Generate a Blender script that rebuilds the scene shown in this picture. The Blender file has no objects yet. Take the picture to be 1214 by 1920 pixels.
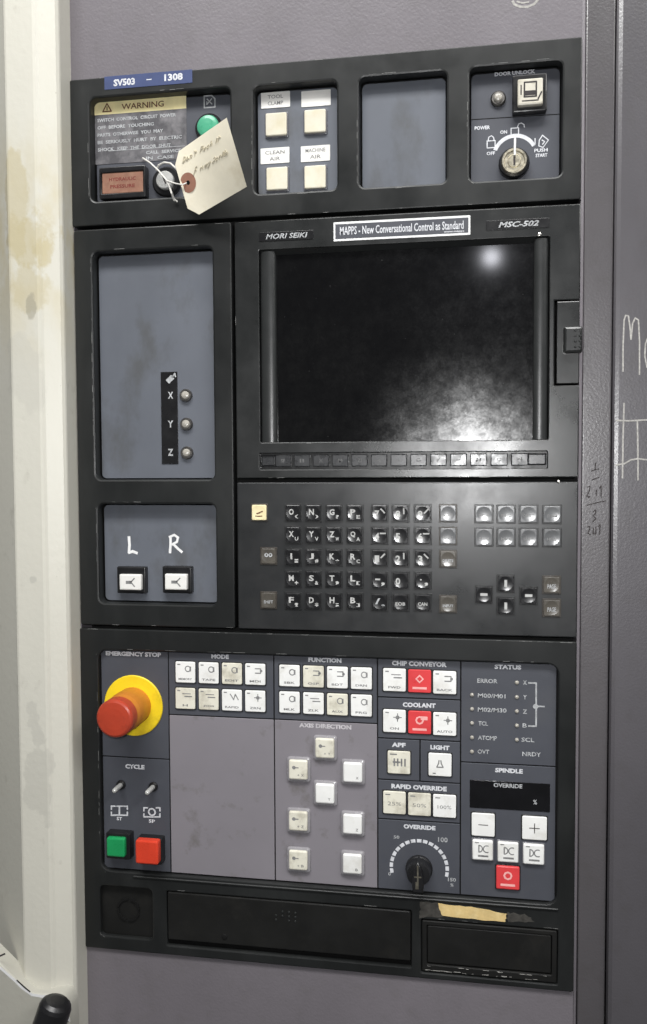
import bpy, math, random
from mathutils import Vector, Matrix
from mathutils.geometry import tessellate_polygon
random.seed(7)
S = bpy.context.scene
C = S.collection

# ------------------------------------------------------------------ camera
# World: X right along the control, Z up, Y away from the viewer. The front of
# the black bezels is the plane Y = 0, its lower left corner the origin (metres).
FPX = 1650.0                                   # focal length in photo pixels (1214 wide)
CAM = Vector((0.34011, -0.71527, 0.42336))
RC = Matrix(((0.98552187, 0.16948283, -0.00471318),
             (0.00355131, -0.04842682, -0.99882042),
             (-0.16951116, 0.98434263, -0.04832758)))   # world -> right, down, forward
cam = bpy.data.cameras.new('camera')
cam.sensor_fit = 'HORIZONTAL'; cam.sensor_width = 36.0; cam.lens = 36.0 * FPX / 1214.0
cam.clip_start = 0.01; cam.clip_end = 200.0
camo = bpy.data.objects.new('camera', cam); C.objects.link(camo); S.camera = camo
m3 = RC.transposed() @ Matrix(((1, 0, 0), (0, -1, 0), (0, 0, -1)))
camo.matrix_world = Matrix.Translation(CAM) @ m3.to_4x4()

def pt(px, py, y=0.0):
    """where the sight line through a photo pixel meets the plane Y = y -> (X, Z)"""
    d = RC.transposed() @ Vector(((px - 607.0) / FPX, (py - 960.0) / FPX, 1.0))
    t = (y - CAM.y) / d.y
    p = CAM + d * t
    return p.x, p.z
def p3(px, py, y=0.0):
    x, z = pt(px, py, y); return Vector((x, y, z))

# ------------------------------------------------------------------ world and lamps
W = bpy.data.worlds.new('World'); S.world = W; W.use_nodes = True
bg = W.node_tree.nodes['Background']
bg.inputs[0].default_value = (0.96, 0.98, 1.0, 1); bg.inputs[1].default_value = 0.11

def lamp(name, kind, loc, target, energy, size=None, size_y=None, color=(1, 1, 1), shape=None):
    l = bpy.data.lights.new(name, kind); l.energy = energy; l.color = color
    if kind == 'AREA':
        l.shape = shape or ('RECTANGLE' if size_y else 'DISK'); l.size = size
        if size_y: l.size_y = size_y
    o = bpy.data.objects.new(name, l); C.objects.link(o); o.location = loc
    o.rotation_euler = (Vector(target) - Vector(loc)).to_track_quat('-Z', 'Y').to_euler()
    return o
# long fluorescent fitting overhead, in front of the machine
lamp('ceiling_light', 'AREA', (0.20, -1.05, 2.05), (0.20, 0.0, 0.45), 56, 1.6, 0.4, (1.0, 0.995, 0.98))
# the next fitting of the row, to the right
lamp('ceiling_light', 'AREA', (1.75, -1.25, 1.75), (0.3, 0.0, 0.4), 20, 0.9, 0.3, (1.0, 0.99, 0.97))
# the phone's own small lamp beside its lens: the glare at lens height on the glossy parts
lamp('phone_light', 'AREA', (0.335, -0.715, 0.448), (0.30, 0.0, 0.43), 3.0, 0.018, None, (1.0, 1.0, 1.0))
# a far high-bay lamp behind the viewer that shows in the glass
_s = p3(922, 482, 0.007); _d = (_s - CAM); _d.y = -_d.y; _d.normalize()
_hp = _s + _d * 9.0
lamp('high_bay_light', 'AREA', _hp, _s, 4.5, 0.15, None, (0.92, 0.93, 1.0))

S.view_settings.view_transform = 'Standard'; S.view_settings.look = 'None'
S.view_settings.exposure = -0.2; S.view_settings.gamma = 1.0
S.render.engine = 'CYCLES'

# ------------------------------------------------------------------ materials
def new_mat(name):
    m = bpy.data.materials.new(name); m.use_nodes = True
    nt = m.node_tree; return m, nt, nt.nodes['Principled BSDF']
def noise(nt, scale, detail=4, rough=0.55, sx=(1, 1, 1), off=(0, 0, 0)):
    g = nt.nodes.new('ShaderNodeNewGeometry'); mp = nt.nodes.new('ShaderNodeMapping')
    mp.inputs['Scale'].default_value = sx; mp.inputs['Location'].default_value = off
    n = nt.nodes.new('ShaderNodeTexNoise'); n.inputs['Scale'].default_value = scale
    n.inputs['Detail'].default_value = detail; n.inputs['Roughness'].default_value = rough
    nt.links.new(g.outputs['Position'], mp.inputs['Vector']); nt.links.new(mp.outputs['Vector'], n.inputs['Vector'])
    return n.outputs['Fac']
def ramp(nt, fac, a, b, ca=(0, 0, 0, 1), cb=(1, 1, 1, 1)):
    r = nt.nodes.new('ShaderNodeValToRGB'); e = r.color_ramp.elements
    e[0].position = a; e[0].color = ca; e[1].position = b; e[1].color = cb
    nt.links.new(fac, r.inputs['Fac']); return r.outputs['Color']
def mixc(nt, fac, a, b, blend='MIX'):
    m = nt.nodes.new('ShaderNodeMix'); m.data_type = 'RGBA'; m.blend_type = blend
    for sock, v in ((m.inputs[0], fac), (m.inputs[6], a), (m.inputs[7], b)):
        if hasattr(v, 'links') or hasattr(v, 'is_output'): nt.links.new(v, sock)
        else: sock.default_value = v
    return m.outputs[2]
def mapr(nt, fac, a, b, c, d):
    m = nt.nodes.new('ShaderNodeMapRange'); nt.links.new(fac, m.inputs[0])
    for i, v in enumerate((a, b, c, d)): m.inputs[i + 1].default_value = v
    return m.outputs[0]
def col(c): return (c[0], c[1], c[2], 1)
def mat(name, c, rough=0.5, spec=0.5, var=0.12, vscale=25, rvar=0.08, bump=0.0, bscale=900, dirt=None, dirt_amt=0.5,
        dscale=14, dlo=0.52, dhi=0.72, coat=0.0, metal=0.0, streak=(1, 1, 1), coat_rough=0.06):
    m, nt, b = new_mat(name)
    n1 = noise(nt, vscale, 5, 0.6, streak)
    dark = tuple(max(0, x * (1 - var)) for x in c); lite = tuple(min(1, x * (1 + var)) for x in c)
    cc = ramp(nt, n1, 0.32, 0.68, col(dark), col(lite))
    if dirt:
        n2 = noise(nt, dscale, 6, 0.65, streak, (3.1, 1.7, 5.3))
        msk = mapr(nt, n2, dlo, dhi, 0.0, dirt_amt)
        cc = mixc(nt, msk, cc, col(dirt))
    nt.links.new(cc, b.inputs['Base Color'])
    n3 = noise(nt, vscale * 2.3, 5, 0.6, (1, 1, 1), (7.7, 2.1, 0.4))
    nt.links.new(mapr(nt, n3, 0.3, 0.7, max(0.02, rough - rvar), min(1, rough + rvar)), b.inputs['Roughness'])
    b.inputs['Specular IOR Level'].default_value = spec
    b.inputs['Metallic'].default_value = metal
    b.inputs['Coat Weight'].default_value = coat; b.inputs['Coat Roughness'].default_value = coat_rough
    if bump:
        n4 = noise(nt, bscale, 2, 0.5)
        bp = nt.nodes.new('ShaderNodeBump'); bp.inputs['Strength'].default_value = bump
        bp.inputs['Distance'].default_value = 0.0004
        nt.links.new(n4, bp.inputs['Height']); nt.links.new(bp.outputs['Normal'], b.inputs['Normal'])
    return m

M = {}
M['bezel'] = mat('black_bezel_paint', (0.0115, 0.0125, 0.0125), 0.40, 0.42, 0.3, 9, 0.09, 0.05, 1500, (0.042, 0.044, 0.043), 0.45, 11, 0.5, 0.8, streak=(1, 1, 0.35))
M['drawer'] = mat('black_drawer_plastic', (0.009, 0.009, 0.0085), 0.5, 0.35, 0.2, 20, 0.08, 0.05, 1500, (0.03, 0.028, 0.024), 0.4, 30, 0.55, 0.8)
M['display'] = mat('satin_black_display_plastic', (0.0115, 0.0125, 0.0125), 0.31, 0.7, 0.15, 14, 0.07, 0.04, 1500, (0.03, 0.031, 0.031), 0.4, 26, 0.5, 0.8)
M['column'] = mat('satin_grey_column_plastic', (0.022, 0.0235, 0.0235), 0.33, 0.6, 0.1, 20, 0.05)
M['keyplate'] = mat('dark_keyboard_plate', (0.017, 0.018, 0.019), 0.33, 0.7, 0.12, 16, 0.06, 0.04, 1600, (0.036, 0.035, 0.034), 0.5, 20, 0.5, 0.8)
M['plate'] = mat('blue_grey_plate', (0.114, 0.124, 0.146), 0.5, 0.45, 0.1, 13, 0.08, 0.03, 1500, (0.068, 0.068, 0.066), 0.6, 17, 0.52, 0.66, streak=(1, 1, 0.6))
M['legend'] = mat('slate_legend_sheet', (0.066, 0.070, 0.084), 0.5, 0.4, 0.08, 18, 0.08, 0.03, 1500, (0.09, 0.09, 0.095), 0.4, 22, 0.52, 0.8)
M['mauve'] = mat('mauve_grey_sheet', (0.217, 0.203, 0.223), 0.52, 0.4, 0.05, 10, 0.06, 0.02, 1500, (0.135, 0.125, 0.12), 0.7, 42, 0.57, 0.70)
M['groove'] = mat('dark_interior', (0.006, 0.006, 0.006), 0.8, 0.2, 0.1)
M['black'] = mat('black_plastic', (0.010, 0.010, 0.011), 0.32, 0.5, 0.2, 40, 0.08)
M['keyblack'] = mat('glossy_black_key', (0.009, 0.009, 0.010), 0.22, 0.5, 0.3, 60, 0.08, coat=0.8, coat_rough=0.22)
M['keygrey'] = mat('glossy_grey_key', (0.115, 0.118, 0.122), 0.25, 0.5, 0.2, 60, 0.08, coat=0.8, coat_rough=0.22)
M['keybrown'] = mat('glossy_brown_grey_key', (0.082, 0.074, 0.062), 0.25, 0.5, 0.2, 60, 0.08, coat=0.8, coat_rough=0.22)
M['keyyellow'] = mat('pale_yellow_key', (0.80, 0.70, 0.42), 0.35, 0.5, 0.06, 80, 0.08)
M['softkey'] = mat('grey_soft_key', (0.032, 0.033, 0.035), 0.3, 0.6, 0.2, 60, 0.1)
M['white'] = mat('white_key_cap', (0.83, 0.83, 0.81), 0.36, 0.5, 0.05, 60, 0.08, dirt=(0.42, 0.39, 0.31), dirt_amt=0.6, dscale=34, dlo=0.52, dhi=0.78)
M['white_worn'] = mat('worn_yellowed_white_cap', (0.74, 0.715, 0.61), 0.36, 0.5, 0.06, 60, 0.08, dirt=(0.36, 0.33, 0.25), dirt_amt=0.8, dscale=70, dlo=0.47, dhi=0.72)
M['cream_key'] = mat('yellowed_key_cap', (0.68, 0.645, 0.53), 0.35, 0.5, 0.06, 50, 0.08, dirt=(0.56, 0.49, 0.31), dirt_amt=0.6, dscale=60, dlo=0.45, dhi=0.75)
M['paper'] = mat('white_paper_card', (0.76, 0.75, 0.72), 0.6, 0.3, 0.04, 60)
M['redkey'] = mat('red_key_cap', (0.68, 0.055, 0.060), 0.35, 0.5, 0.08, 60)
M['redbtn'] = mat('red_push_button', (0.62, 0.050, 0.022), 0.3, 0.5, 0.08, 60)
M['greenbtn'] = mat('green_push_button', (0.012, 0.27, 0.085), 0.3, 0.5, 0.08, 60)
M['greenlens'] = mat('pale_green_lens', (0.075, 0.36, 0.215), 0.3, 0.5, 0.1, 90)
M['estop'] = mat('red_mushroom_plastic', (0.40, 0.048, 0.022), 0.34, 0.45, 0.10, 40, 0.08, dirt=(0.20, 0.035, 0.02), dirt_amt=0.55, dscale=70, dlo=0.52, dhi=0.72)
M['estopneck'] = mat('orange_skirt_plastic', (0.52, 0.185, 0.022), 0.45, 0.4, 0.08, 40)
M['yellow'] = mat('yellow_ring_plastic', (0.84, 0.62, 0.018), 0.42, 0.45, 0.06, 50, dirt=(0.42, 0.27, 0.02), dirt_amt=0.6, dscale=45, dlo=0.5, dhi=0.72)
M['chrome'] = mat('worn_metal', (0.62, 0.60, 0.56), 0.28, 0.5, 0.15, 120, 0.1, metal=1.0)
M['dullmetal'] = mat('dull_metal', (0.20, 0.19, 0.18), 0.4, 0.5, 0.2, 150, 0.1, metal=1.0)
M['brass'] = mat('old_nickel', (0.52, 0.48, 0.38), 0.38, 0.5, 0.2, 150, 0.1, metal=1.0)
M['lens'] = mat('frosted_lamp_lens', (0.36, 0.34, 0.30), 0.25, 0.5, 0.15, 300)
M['ink_white'] = mat('white_print', (0.62, 0.63, 0.66), 0.6, 0.3, 0.15, 220)
M['ink_dim'] = mat('worn_white_print', (0.40, 0.41, 0.42), 0.6, 0.3, 0.3, 260)
M['ink_faint'] = mat('faint_print', (0.13, 0.13, 0.13), 0.6, 0.3, 0.3, 260)
M['silver'] = mat('silvered_plastic', (0.60, 0.60, 0.58), 0.3, 0.7, 0.1, 100, metal=0.35)
M['ivory'] = mat('dirty_ivory_cap', (0.56, 0.53, 0.45), 0.4, 0.5, 0.08, 60, dirt=(0.3, 0.27, 0.2), dirt_amt=0.7, dscale=90)
M['ink_mauve'] = mat('pale_print_on_mauve', (0.50, 0.48, 0.50), 0.6, 0.3, 0.2, 220)
M['ink_key'] = mat('white_key_print', (0.45, 0.45, 0.44), 0.45, 0.3, 0.1, 220)
M['ink_dark'] = mat('grey_key_print', (0.20, 0.20, 0.20), 0.6, 0.3, 0.3, 260)
M['ink_black'] = mat('black_print', (0.035, 0.03, 0.03), 0.6, 0.3, 0.2, 200)
M['ink_pink'] = mat('pale_print_on_red', (0.85, 0.42, 0.40), 0.6, 0.3, 0.1, 200)
M['ink_red'] = mat('dark_red_print', (0.17, 0.03, 0.025), 0.6, 0.3, 0.2, 200)
M['ink_brown'] = mat('brown_red_print', (0.16, 0.07, 0.035), 0.6, 0.3, 0.3, 120)
M['pencil'] = mat('faint_pencil', (0.60, 0.55, 0.42), 0.8, 0.2, 0.15, 200)
M['chalk'] = mat('chalk_line', (0.38, 0.37, 0.35), 0.9, 0.1, 0.25, 400)
M['paint_white'] = mat('white_paint_pen', (0.78, 0.78, 0.78), 0.6, 0.3, 0.08, 200)
M['blue'] = mat('blue_sticker', (0.048, 0.068, 0.165), 0.5, 0.4, 0.12, 60, 0.05)
M['warn_yellow'] = mat('faded_yellow_band', (0.86, 0.76, 0.42), 0.5, 0.4, 0.1, 90)
M['warn_body'] = mat('worn_grey_label', (0.085, 0.083, 0.09), 0.5, 0.4, 0.2, 60, dirt=(0.26, 0.25, 0.26), dirt_amt=0.7, dscale=70, dlo=0.42, dhi=0.68)
M['amber'] = mat('faded_amber_lens', (0.25, 0.125, 0.085), 0.4, 0.5, 0.12, 120, dirt=(0.34, 0.21, 0.14), dirt_amt=0.7, dscale=90, dlo=0.45, dhi=0.7)
M['tagcard'] = mat('buff_tag_card', (0.90, 0.84, 0.68), 0.7, 0.25, 0.04, 60, 0.05, 0.25, 120, (0.66, 0.57, 0.38), 0.5, 40, 0.55, 0.75)
M['tagring'] = mat('brown_tag_reinforcement', (0.34, 0.17, 0.12), 0.7, 0.2, 0.1, 150)
M['string'] = mat('white_string', (0.70, 0.68, 0.64), 0.8, 0.2, 0.1, 400)
M['tape'] = mat('old_masking_tape', (0.66, 0.49, 0.22), 0.6, 0.3, 0.14, 90, 0.05, 0.3, 500, (0.80, 0.66, 0.36), 0.6, 80, 0.5, 0.7)
M['wear_glint'] = mat('rubbed_edge_and_glint', (0.20, 0.20, 0.195), 0.4, 0.6, 0.4, 300)  # bare rubbed edges, plus light caught on the bezel edges painted as pale strokes
M['residue'] = mat('tape_residue', (0.055, 0.052, 0.047), 0.7, 0.2, 0.4, 180)
M['screenblack'] = mat('black_lamp_window', (0.006, 0.006, 0.007), 0.15, 0.5, 0.2, 60, 0.04)
M['rim'] = mat('key_socket_rim', (0.014, 0.0145, 0.015), 0.35, 0.5, 0.2, 60)
M['rim_brown'] = mat('brown_key_socket_rim', (0.040, 0.034, 0.028), 0.4, 0.5, 0.2, 60)
M['rim_mauve'] = mat('clear_key_rim_on_mauve', (0.27, 0.26, 0.275), 0.25, 0.6, 0.06, 60)
M['rim_slate'] = mat('clear_key_rim_on_slate', (0.13, 0.13, 0.145), 0.25, 0.6, 0.06, 60)

def hammer(name, c, rough, bump, scale, dirt, dist=0.0006, spec=0.5):
    m, nt, b = new_mat(name)
    n1 = noise(nt, 5, 6, 0.6, (1, 1, 0.4)); n2 = noise(nt, 60, 4, 0.6)
    cc = ramp(nt, n1, 0.3, 0.7, col([x * 0.88 for x in c]), col([x * 1.1 for x in c]))
    cc = mixc(nt, mapr(nt, n2, 0.5, 0.8, 0, 0.4), cc, col(dirt))
    nt.links.new(cc, b.inputs['Base Color'])
    nt.links.new(mapr(nt, n1, 0.3, 0.7, rough - 0.05, rough + 0.07), b.inputs['Roughness'])
    b.inputs['Specular IOR Level'].default_value = spec
    h = noise(nt, scale, 2, 0.45, (1, 1, 1), (2.2, 0, 1.1))
    bp = nt.nodes.new('ShaderNodeBump'); bp.inputs['Strength'].default_value = bump; bp.inputs['Distance'].default_value = dist
    nt.links.new(h, bp.inputs['Height']); nt.links.new(bp.outputs['Normal'], b.inputs['Normal'])
    return m
M['cabinet'] = hammer('mauve_grey_cabinet_paint', (0.164, 0.150, 0.165), 0.40, 0.26, 480, (0.125, 0.116, 0.12))
M['strip'] = hammer('brown_grey_strip_paint', (0.080, 0.074, 0.079), 0.32, 0.20, 560, (0.058, 0.053, 0.052), spec=1.0)
M['door'] = hammer('grey_door_paint', (0.082, 0.077, 0.085), 0.32, 0.18, 560, (0.062, 0.057, 0.057), spec=1.0)
M['flange'] = mat('dark_flange_paint', (0.040, 0.036, 0.035), 0.5, 0.4, 0.2, 20)

def cream_mat(name, base):
    m, nt, b = new_mat(name)
    n1 = noise(nt, 7, 5, 0.6, (1, 1, 0.35))
    cc = ramp(nt, n1, 0.3, 0.7, col([x * 0.95 for x in base]), col([x * 1.04 for x in base]))
    # coolant stains that sit on the upper half of the guard
    g = nt.nodes.new('ShaderNodeNewGeometry'); sep = nt.nodes.new('ShaderNodeSeparateXYZ')
    nt.links.new(g.outputs['Position'], sep.inputs[0])
    up = nt.nodes.new('ShaderNodeMath'); up.operation = 'SUBTRACT'; nt.links.new(sep.outputs['Z'], up.inputs[0]); up.inputs[1].default_value = 0.615
    ab = nt.nodes.new('ShaderNodeMath'); ab.operation = 'ABSOLUTE'; nt.links.new(up.outputs[0], ab.inputs[0])
    band = mapr(nt, ab.outputs[0], 0.0, 0.11, 1.0, 0.0)
    n2 = noise(nt, 26, 4, 0.55, (1, 1, 0.6), (1.3, 0.2, 4.4))
    mu = nt.nodes.new('ShaderNodeMath'); mu.operation = 'MULTIPLY'
    nt.links.new(mapr(nt, n2, 0.44, 0.58, 0.0, 0.62), mu.inputs[0]); nt.links.new(band, mu.inputs[1])
    cc = mixc(nt, mu.outputs[0], cc, (0.50, 0.43, 0.25, 1))
    n3 = noise(nt, 34, 6, 0.7, (1, 1, 0.7), (9.3, 4.2, 0.4))
    cc = mixc(nt, mapr(nt, n3, 0.62, 0.7, 0.0, 0.30), cc, (0.36, 0.34, 0.29, 1))
    n4 = noise(nt, 45, 4, 0.6, (1, 1, 0.8), (5.5, 0.2, 0.9))
    def spot(cc, px, py, y, rx, rz, c, amt, soft=0.28):
        x, z = pt(px, py, y)
        mp = nt.nodes.new('ShaderNodeMapping'); mp.inputs['Location'].default_value = (-x / rx, 0, -z / rz); mp.inputs['Scale'].default_value = (1 / rx, 0, 1 / rz)
        nt.links.new(g.outputs['Position'], mp.inputs['Vector'])
        ln = nt.nodes.new('ShaderNodeVectorMath'); ln.operation = 'LENGTH'; nt.links.new(mp.outputs['Vector'], ln.inputs[0])
        ad = nt.nodes.new('ShaderNodeMath'); ad.operation = 'ADD'; nt.links.new(ln.outputs['Value'], ad.inputs[0]); nt.links.new(mapr(nt, n4, 0.3, 0.7, -0.55, 0.55), ad.inputs[1])
        return mixc(nt, mapr(nt, ad.outputs[0], 1.0 - soft / 2, 1.0 + soft / 2, amt, 0.0), cc, col(c))
    tan = (0.47, 0.41, 0.25); grey = (0.46, 0.45, 0.40)
    cc = spot(cc, 32, 380, -.03, .010, .040, tan, .6); cc = spot(cc, 55, 450, -.03, .020, .022, tan, .6); cc = spot(cc, 88, 470, -.022, .009, .014, tan, .7, .3)
    cc = spot(cc, 45, 540, -.03, .016, .020, tan, .5); cc = spot(cc, 58, 580, -.03, .004, .012, (.3, .28, .22), .6); cc = spot(cc, 72, 1450, -.03, .012, .045, grey, .5, .15)
    cc = spot(cc, 45, 700, -.03, .016, .03, grey, .3, .2); cc = spot(cc, 62, 1087, -.03, .005, .005, grey, .7)
    n5 = noise(nt, 300, 3, 0.6, (1, 1, 0.6), (0.3, 4.2, 9.4))
    cc = mixc(nt, mapr(nt, n5, 0.74, 0.78, 0.0, 0.6), cc, (0.25, 0.22, 0.17, 1))
    nt.links.new(cc, b.inputs['Base Color']); b.inputs['Roughness'].default_value = 0.42
    h = noise(nt, 190, 3, 0.5); bp = nt.nodes.new('ShaderNodeBump'); bp.inputs['Strength'].default_value = 0.22; bp.inputs['Distance'].default_value = 0.0009
    nt.links.new(h, bp.inputs['Height']); nt.links.new(bp.outputs['Normal'], b.inputs['Normal'])
    return m
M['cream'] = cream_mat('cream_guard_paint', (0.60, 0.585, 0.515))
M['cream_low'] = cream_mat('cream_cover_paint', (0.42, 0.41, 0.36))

def glass_mat():
    m, nt, b = new_mat('dusty_black_screen_glass')
    big = noise(nt, 18, 4, 0.5, (1, 1, 1), (4.1, 0, 2.3)); fine = noise(nt, 520, 2, 0.6); mid = noise(nt, 120, 5, 0.7, (1, 1, 1), (0.7, 3, 1))
    mu = nt.nodes.new('ShaderNodeMath'); mu.operation = 'MULTIPLY'
    nt.links.new(mapr(nt, big, 0.36, 0.64, 0.28, 1.0), mu.inputs[0]); nt.links.new(mapr(nt, mid, 0.36, 0.64, 0.25, 1.0), mu.inputs[1])
    sp = nt.nodes.new('ShaderNodeMath'); sp.operation = 'MULTIPLY'
    nt.links.new(mu.outputs[0], sp.inputs[0]); nt.links.new(mapr(nt, fine, 0.40, 0.72, 0.55, 1.0), sp.inputs[1])
    speck = mapr(nt, noise(nt, 330, 2, 0.5, (1, 1, 1), (8.2, 1, 3)), 0.73, 0.79, 0.0, 1.0)
    cc = mixc(nt, sp.outputs[0], (0.0035, 0.0035, 0.004, 1), (0.007, 0.007, 0.007, 1)); cc = mixc(nt, speck, cc, (0.025, 0.025, 0.025, 1))
    nt.links.new(cc, b.inputs['Base Color'])
    b.inputs['Roughness'].default_value = 0.07; b.inputs['Specular IOR Level'].default_value = 0.3
    # greasy film: a second, rougher reflection broken up by the dust
    film = nt.nodes.new('ShaderNodeBsdfGlossy'); film.inputs['Color'].default_value = (0.9, 0.9, 0.9, 1); film.inputs['Roughness'].default_value = 0.24; film.distribution = 'BECKMANN'
    mx = nt.nodes.new('ShaderNodeMixShader')
    sm = nt.nodes.new('ShaderNodeMath'); sm.operation = 'MULTIPLY_ADD'; nt.links.new(speck, sm.inputs[0]); sm.inputs[1].default_value = 0.02
    nt.links.new(mapr(nt, sp.outputs[0], 0.0, 0.8, 0.003, 0.040), sm.inputs[2]); nt.links.new(sm.outputs[0], mx.inputs[0])
    nt.links.new(b.outputs[0], mx.inputs[1]); nt.links.new(film.outputs[0], mx.inputs[2])
    nt.links.new(mx.outputs[0], nt.nodes['Material Output'].inputs['Surface'])
    return m
M['glass'] = glass_mat()

# ------------------------------------------------------------------ mesh helpers
WL = {}          # world place of every object's origin
def off(loop, d):
    """move a counter-clockwise (x, z) loop inwards by d"""
    if not d: return list(loop)
    n = len(loop); out = []
    for i in range(n):
        a, b, c = Vector(loop[i - 1]), Vector(loop[i]), Vector(loop[(i + 1) % n])
        u = (b - a).normalized(); v = (c - b).normalized()
        n1 = Vector((-u.y, u.x)); n2 = Vector((-v.y, v.x)); h = n1 + n2
        k = max(0.35, h.length_squared / 2.0)
        q = b + h * (d / k) * 1.0 if h.length > 1e-9 else b + n1 * d
        out.append((q.x, q.y))
    return out
def rr(x0, x1, z0, z1, r=0.0, n=4):
    if r <= 0: return [(x0, z0), (x1, z0), (x1, z1), (x0, z1)]
    L = []
    for cx, cz, a0 in ((x1 - r, z0 + r, -90), (x1 - r, z1 - r, 0), (x0 + r, z1 - r, 90), (x0 + r, z0 + r, 180)):
        for i in range(n + 1):
            a = math.radians(a0 + 90.0 * i / n); L.append((cx + r * math.cos(a), cz + r * math.sin(a)))
    return L

class MB:
    def __init__(s): s.v = []; s.f = []; s.sm = []
    def add(s, verts, faces, smooth=False):
        k = len(s.v); s.v += [tuple(q) for q in verts]
        s.f += [tuple(i + k for i in f) for f in faces]; s.sm += [smooth] * len(faces); return s
    def ring_wall(s, A, B, outward=True, smooth=True):
        n = len(A); fs = []
        for i in range(n):
            j = (i + 1) % n
            q = (i, n + i, n + j, j); fs.append(q if outward else q[::-1])
        return s.add(list(A) + list(B), fs, smooth)
    def cap(s, loops, y, front=True):
        vs = [[Vector((x, z, 0)) for x, z in L] for L in loops]
        flat = [p for L in vs for p in L]; fs = []
        for t in tessellate_polygon(vs):
            a, b, c = (flat[i] for i in t)
            cr = (b - a).cross(c - a).z
            if abs(cr) < 1e-14: continue
            ccw = cr > 0
            fs.append(tuple(t) if ccw == front else tuple(t)[::-1])
        return s.add([(p.x, y, p.y) for p in flat], fs, False)
    def plate(s, outer, holes, yf, yb, bev=0.001, hbev=None, back=False):
        hb = bev if hbev is None else hbev
        k = 0.2929
        def rings(L, b, sign):
            if b <= 0: return [(L, yf), (L, yb)]
            return [(off(L, sign * b), yf), (off(L, sign * b * k), yf + b * k), (L, yf + b), (L, yb)]
        ro = rings(outer, bev, 1); rh = [rings(h, hb, -1) for h in holes]
        s.cap([ro[0][0]] + [r[0][0] for r in rh], yf)
        for R, o in [(ro, True)] + [(r, False) for r in rh]:
            for (A, ya), (B, yb2) in zip(R[:-1], R[1:]):
                s.ring_wall([(x, ya, z) for x, z in A], [(x, yb2, z) for x, z in B], o)
        if back: s.cap([outer] + list(holes), yb, False)
        return s
    def lathe(s, c, prof, n=28, ax=(0, -1, 0), smooth=True):
        """profile of (radius, height) turned about the axis ax through c"""
        ax = Vector(ax).normalized(); u = ax.orthogonal().normalized(); w = ax.cross(u); c = Vector(c)
        rings = []
        for r, h in prof:
            rings.append([c + ax * h + (u * math.cos(2 * math.pi * i / n) + w * math.sin(2 * math.pi * i / n)) * r for i in range(n)])
        for A, B in zip(rings[:-1], rings[1:]):
            fs = [(i, (i + 1) % n, n + (i + 1) % n, n + i) for i in range(n)]
            s.add(A + B, fs, smooth)
        s.add(rings[-1], [tuple(range(n))], False)
        return s
    def tube(s, pts, r, n=8, flat=1.0, caps=True):
        pts = [Vector(p) for p in pts]; rings = []
        for i, p in enumerate(pts):
            t = (pts[min(i + 1, len(pts) - 1)] - pts[max(i - 1, 0)]).normalized()
            up = Vector((0, 1, 0)) if abs(t.y) < 0.9 else Vector((1, 0, 0))
            a = t.cross(up).normalized(); b = a.cross(t).normalized()
            rad = r[i] if isinstance(r, (list, tuple)) else r
            rings.append([p + a * math.cos(2 * math.pi * k / n) * rad + b * math.sin(2 * math.pi * k / n) * rad * flat for k in range(n)])
        for A, B in zip(rings[:-1], rings[1:]):
            s.add(A + B, [(i, (i + 1) % n, n + (i + 1) % n, n + i) for i in range(n)], True)
        if caps:
            s.add(rings[0], [tuple(range(n))[::-1]]); s.add(rings[-1], [tuple(range(n))])
        return s
    def mesh(s, name, loc=(0, 0, 0)):
        me = bpy.data.meshes.new(name); l = Vector(loc)
        me.from_pydata([tuple(Vector(q) - l) for q in s.v], [], s.f); me.update()
        for p, sm in zip(me.polygons, s.sm): p.use_smooth = sm
        return me
    def build(s, name, m, parent=None, loc=None):
        if loc is None:
            xs = [q[0] for q in s.v]; ys = [q[1] for q in s.v]; zs = [q[2] for q in s.v]
            loc = ((min(xs) + max(xs)) / 2, max(ys), (min(zs) + max(zs)) / 2)
        me = s.mesh(name, loc); me.materials.append(M[m] if isinstance(m, str) else m)
        return place(name, me, loc, parent)
def place(name, me, loc, parent=None):
    o = bpy.data.objects.new(name, me); C.objects.link(o)
    WL[o] = Vector(loc)
    if parent is not None:
        o.parent = parent; o.location = WL[o] - WL[parent]
    else: o.location = loc
    return o
def thing(name, label, cat, loc, group=None):
    o = bpy.data.objects.new(name, None); o.empty_display_size = 0.02; C.objects.link(o)
    o.location = loc; WL[o] = Vector(loc); o['label'] = label; o['category'] = cat
    if group: o['group'] = group
    return o

# lettering: flat print, one mesh for the print of one sheet or key
_tc = {}
def glyphs(txt, bold=0.0, shear=0.0):
    k = (txt, bold, shear)
    if k not in _tc:
        cu = bpy.data.curves.new('print', 'FONT'); cu.body = txt; cu.resolution_u = 2; cu.offset = bold; cu.shear = shear
        o = bpy.data.objects.new('print', cu); C.objects.link(o)
        bpy.context.view_layer.update()
        me = bpy.data.meshes.new_from_object(o.evaluated_get(bpy.context.evaluated_depsgraph_get()))
        vs = [(v.co.x, v.co.y) for v in me.vertices]; fs = [tuple(p.vertices) for p in me.polygons]
        bpy.data.objects.remove(o); bpy.data.curves.remove(cu); bpy.data.meshes.remove(me)
        xs = [q[0] for q in vs] or [0, 1]; ys = [q[1] for q in vs] or [0, 1]
        x0, x1, y0, y1 = min(xs), max(xs), min(ys), max(ys)
        vs = [(((x - x0) / (x1 - x0 or 1)), ((y - y0) / (y1 - y0 or 1))) for x, y in vs]
        _tc[k] = (vs, fs, (x1 - x0) / (y1 - y0 or 1))
    return _tc[k]
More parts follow.
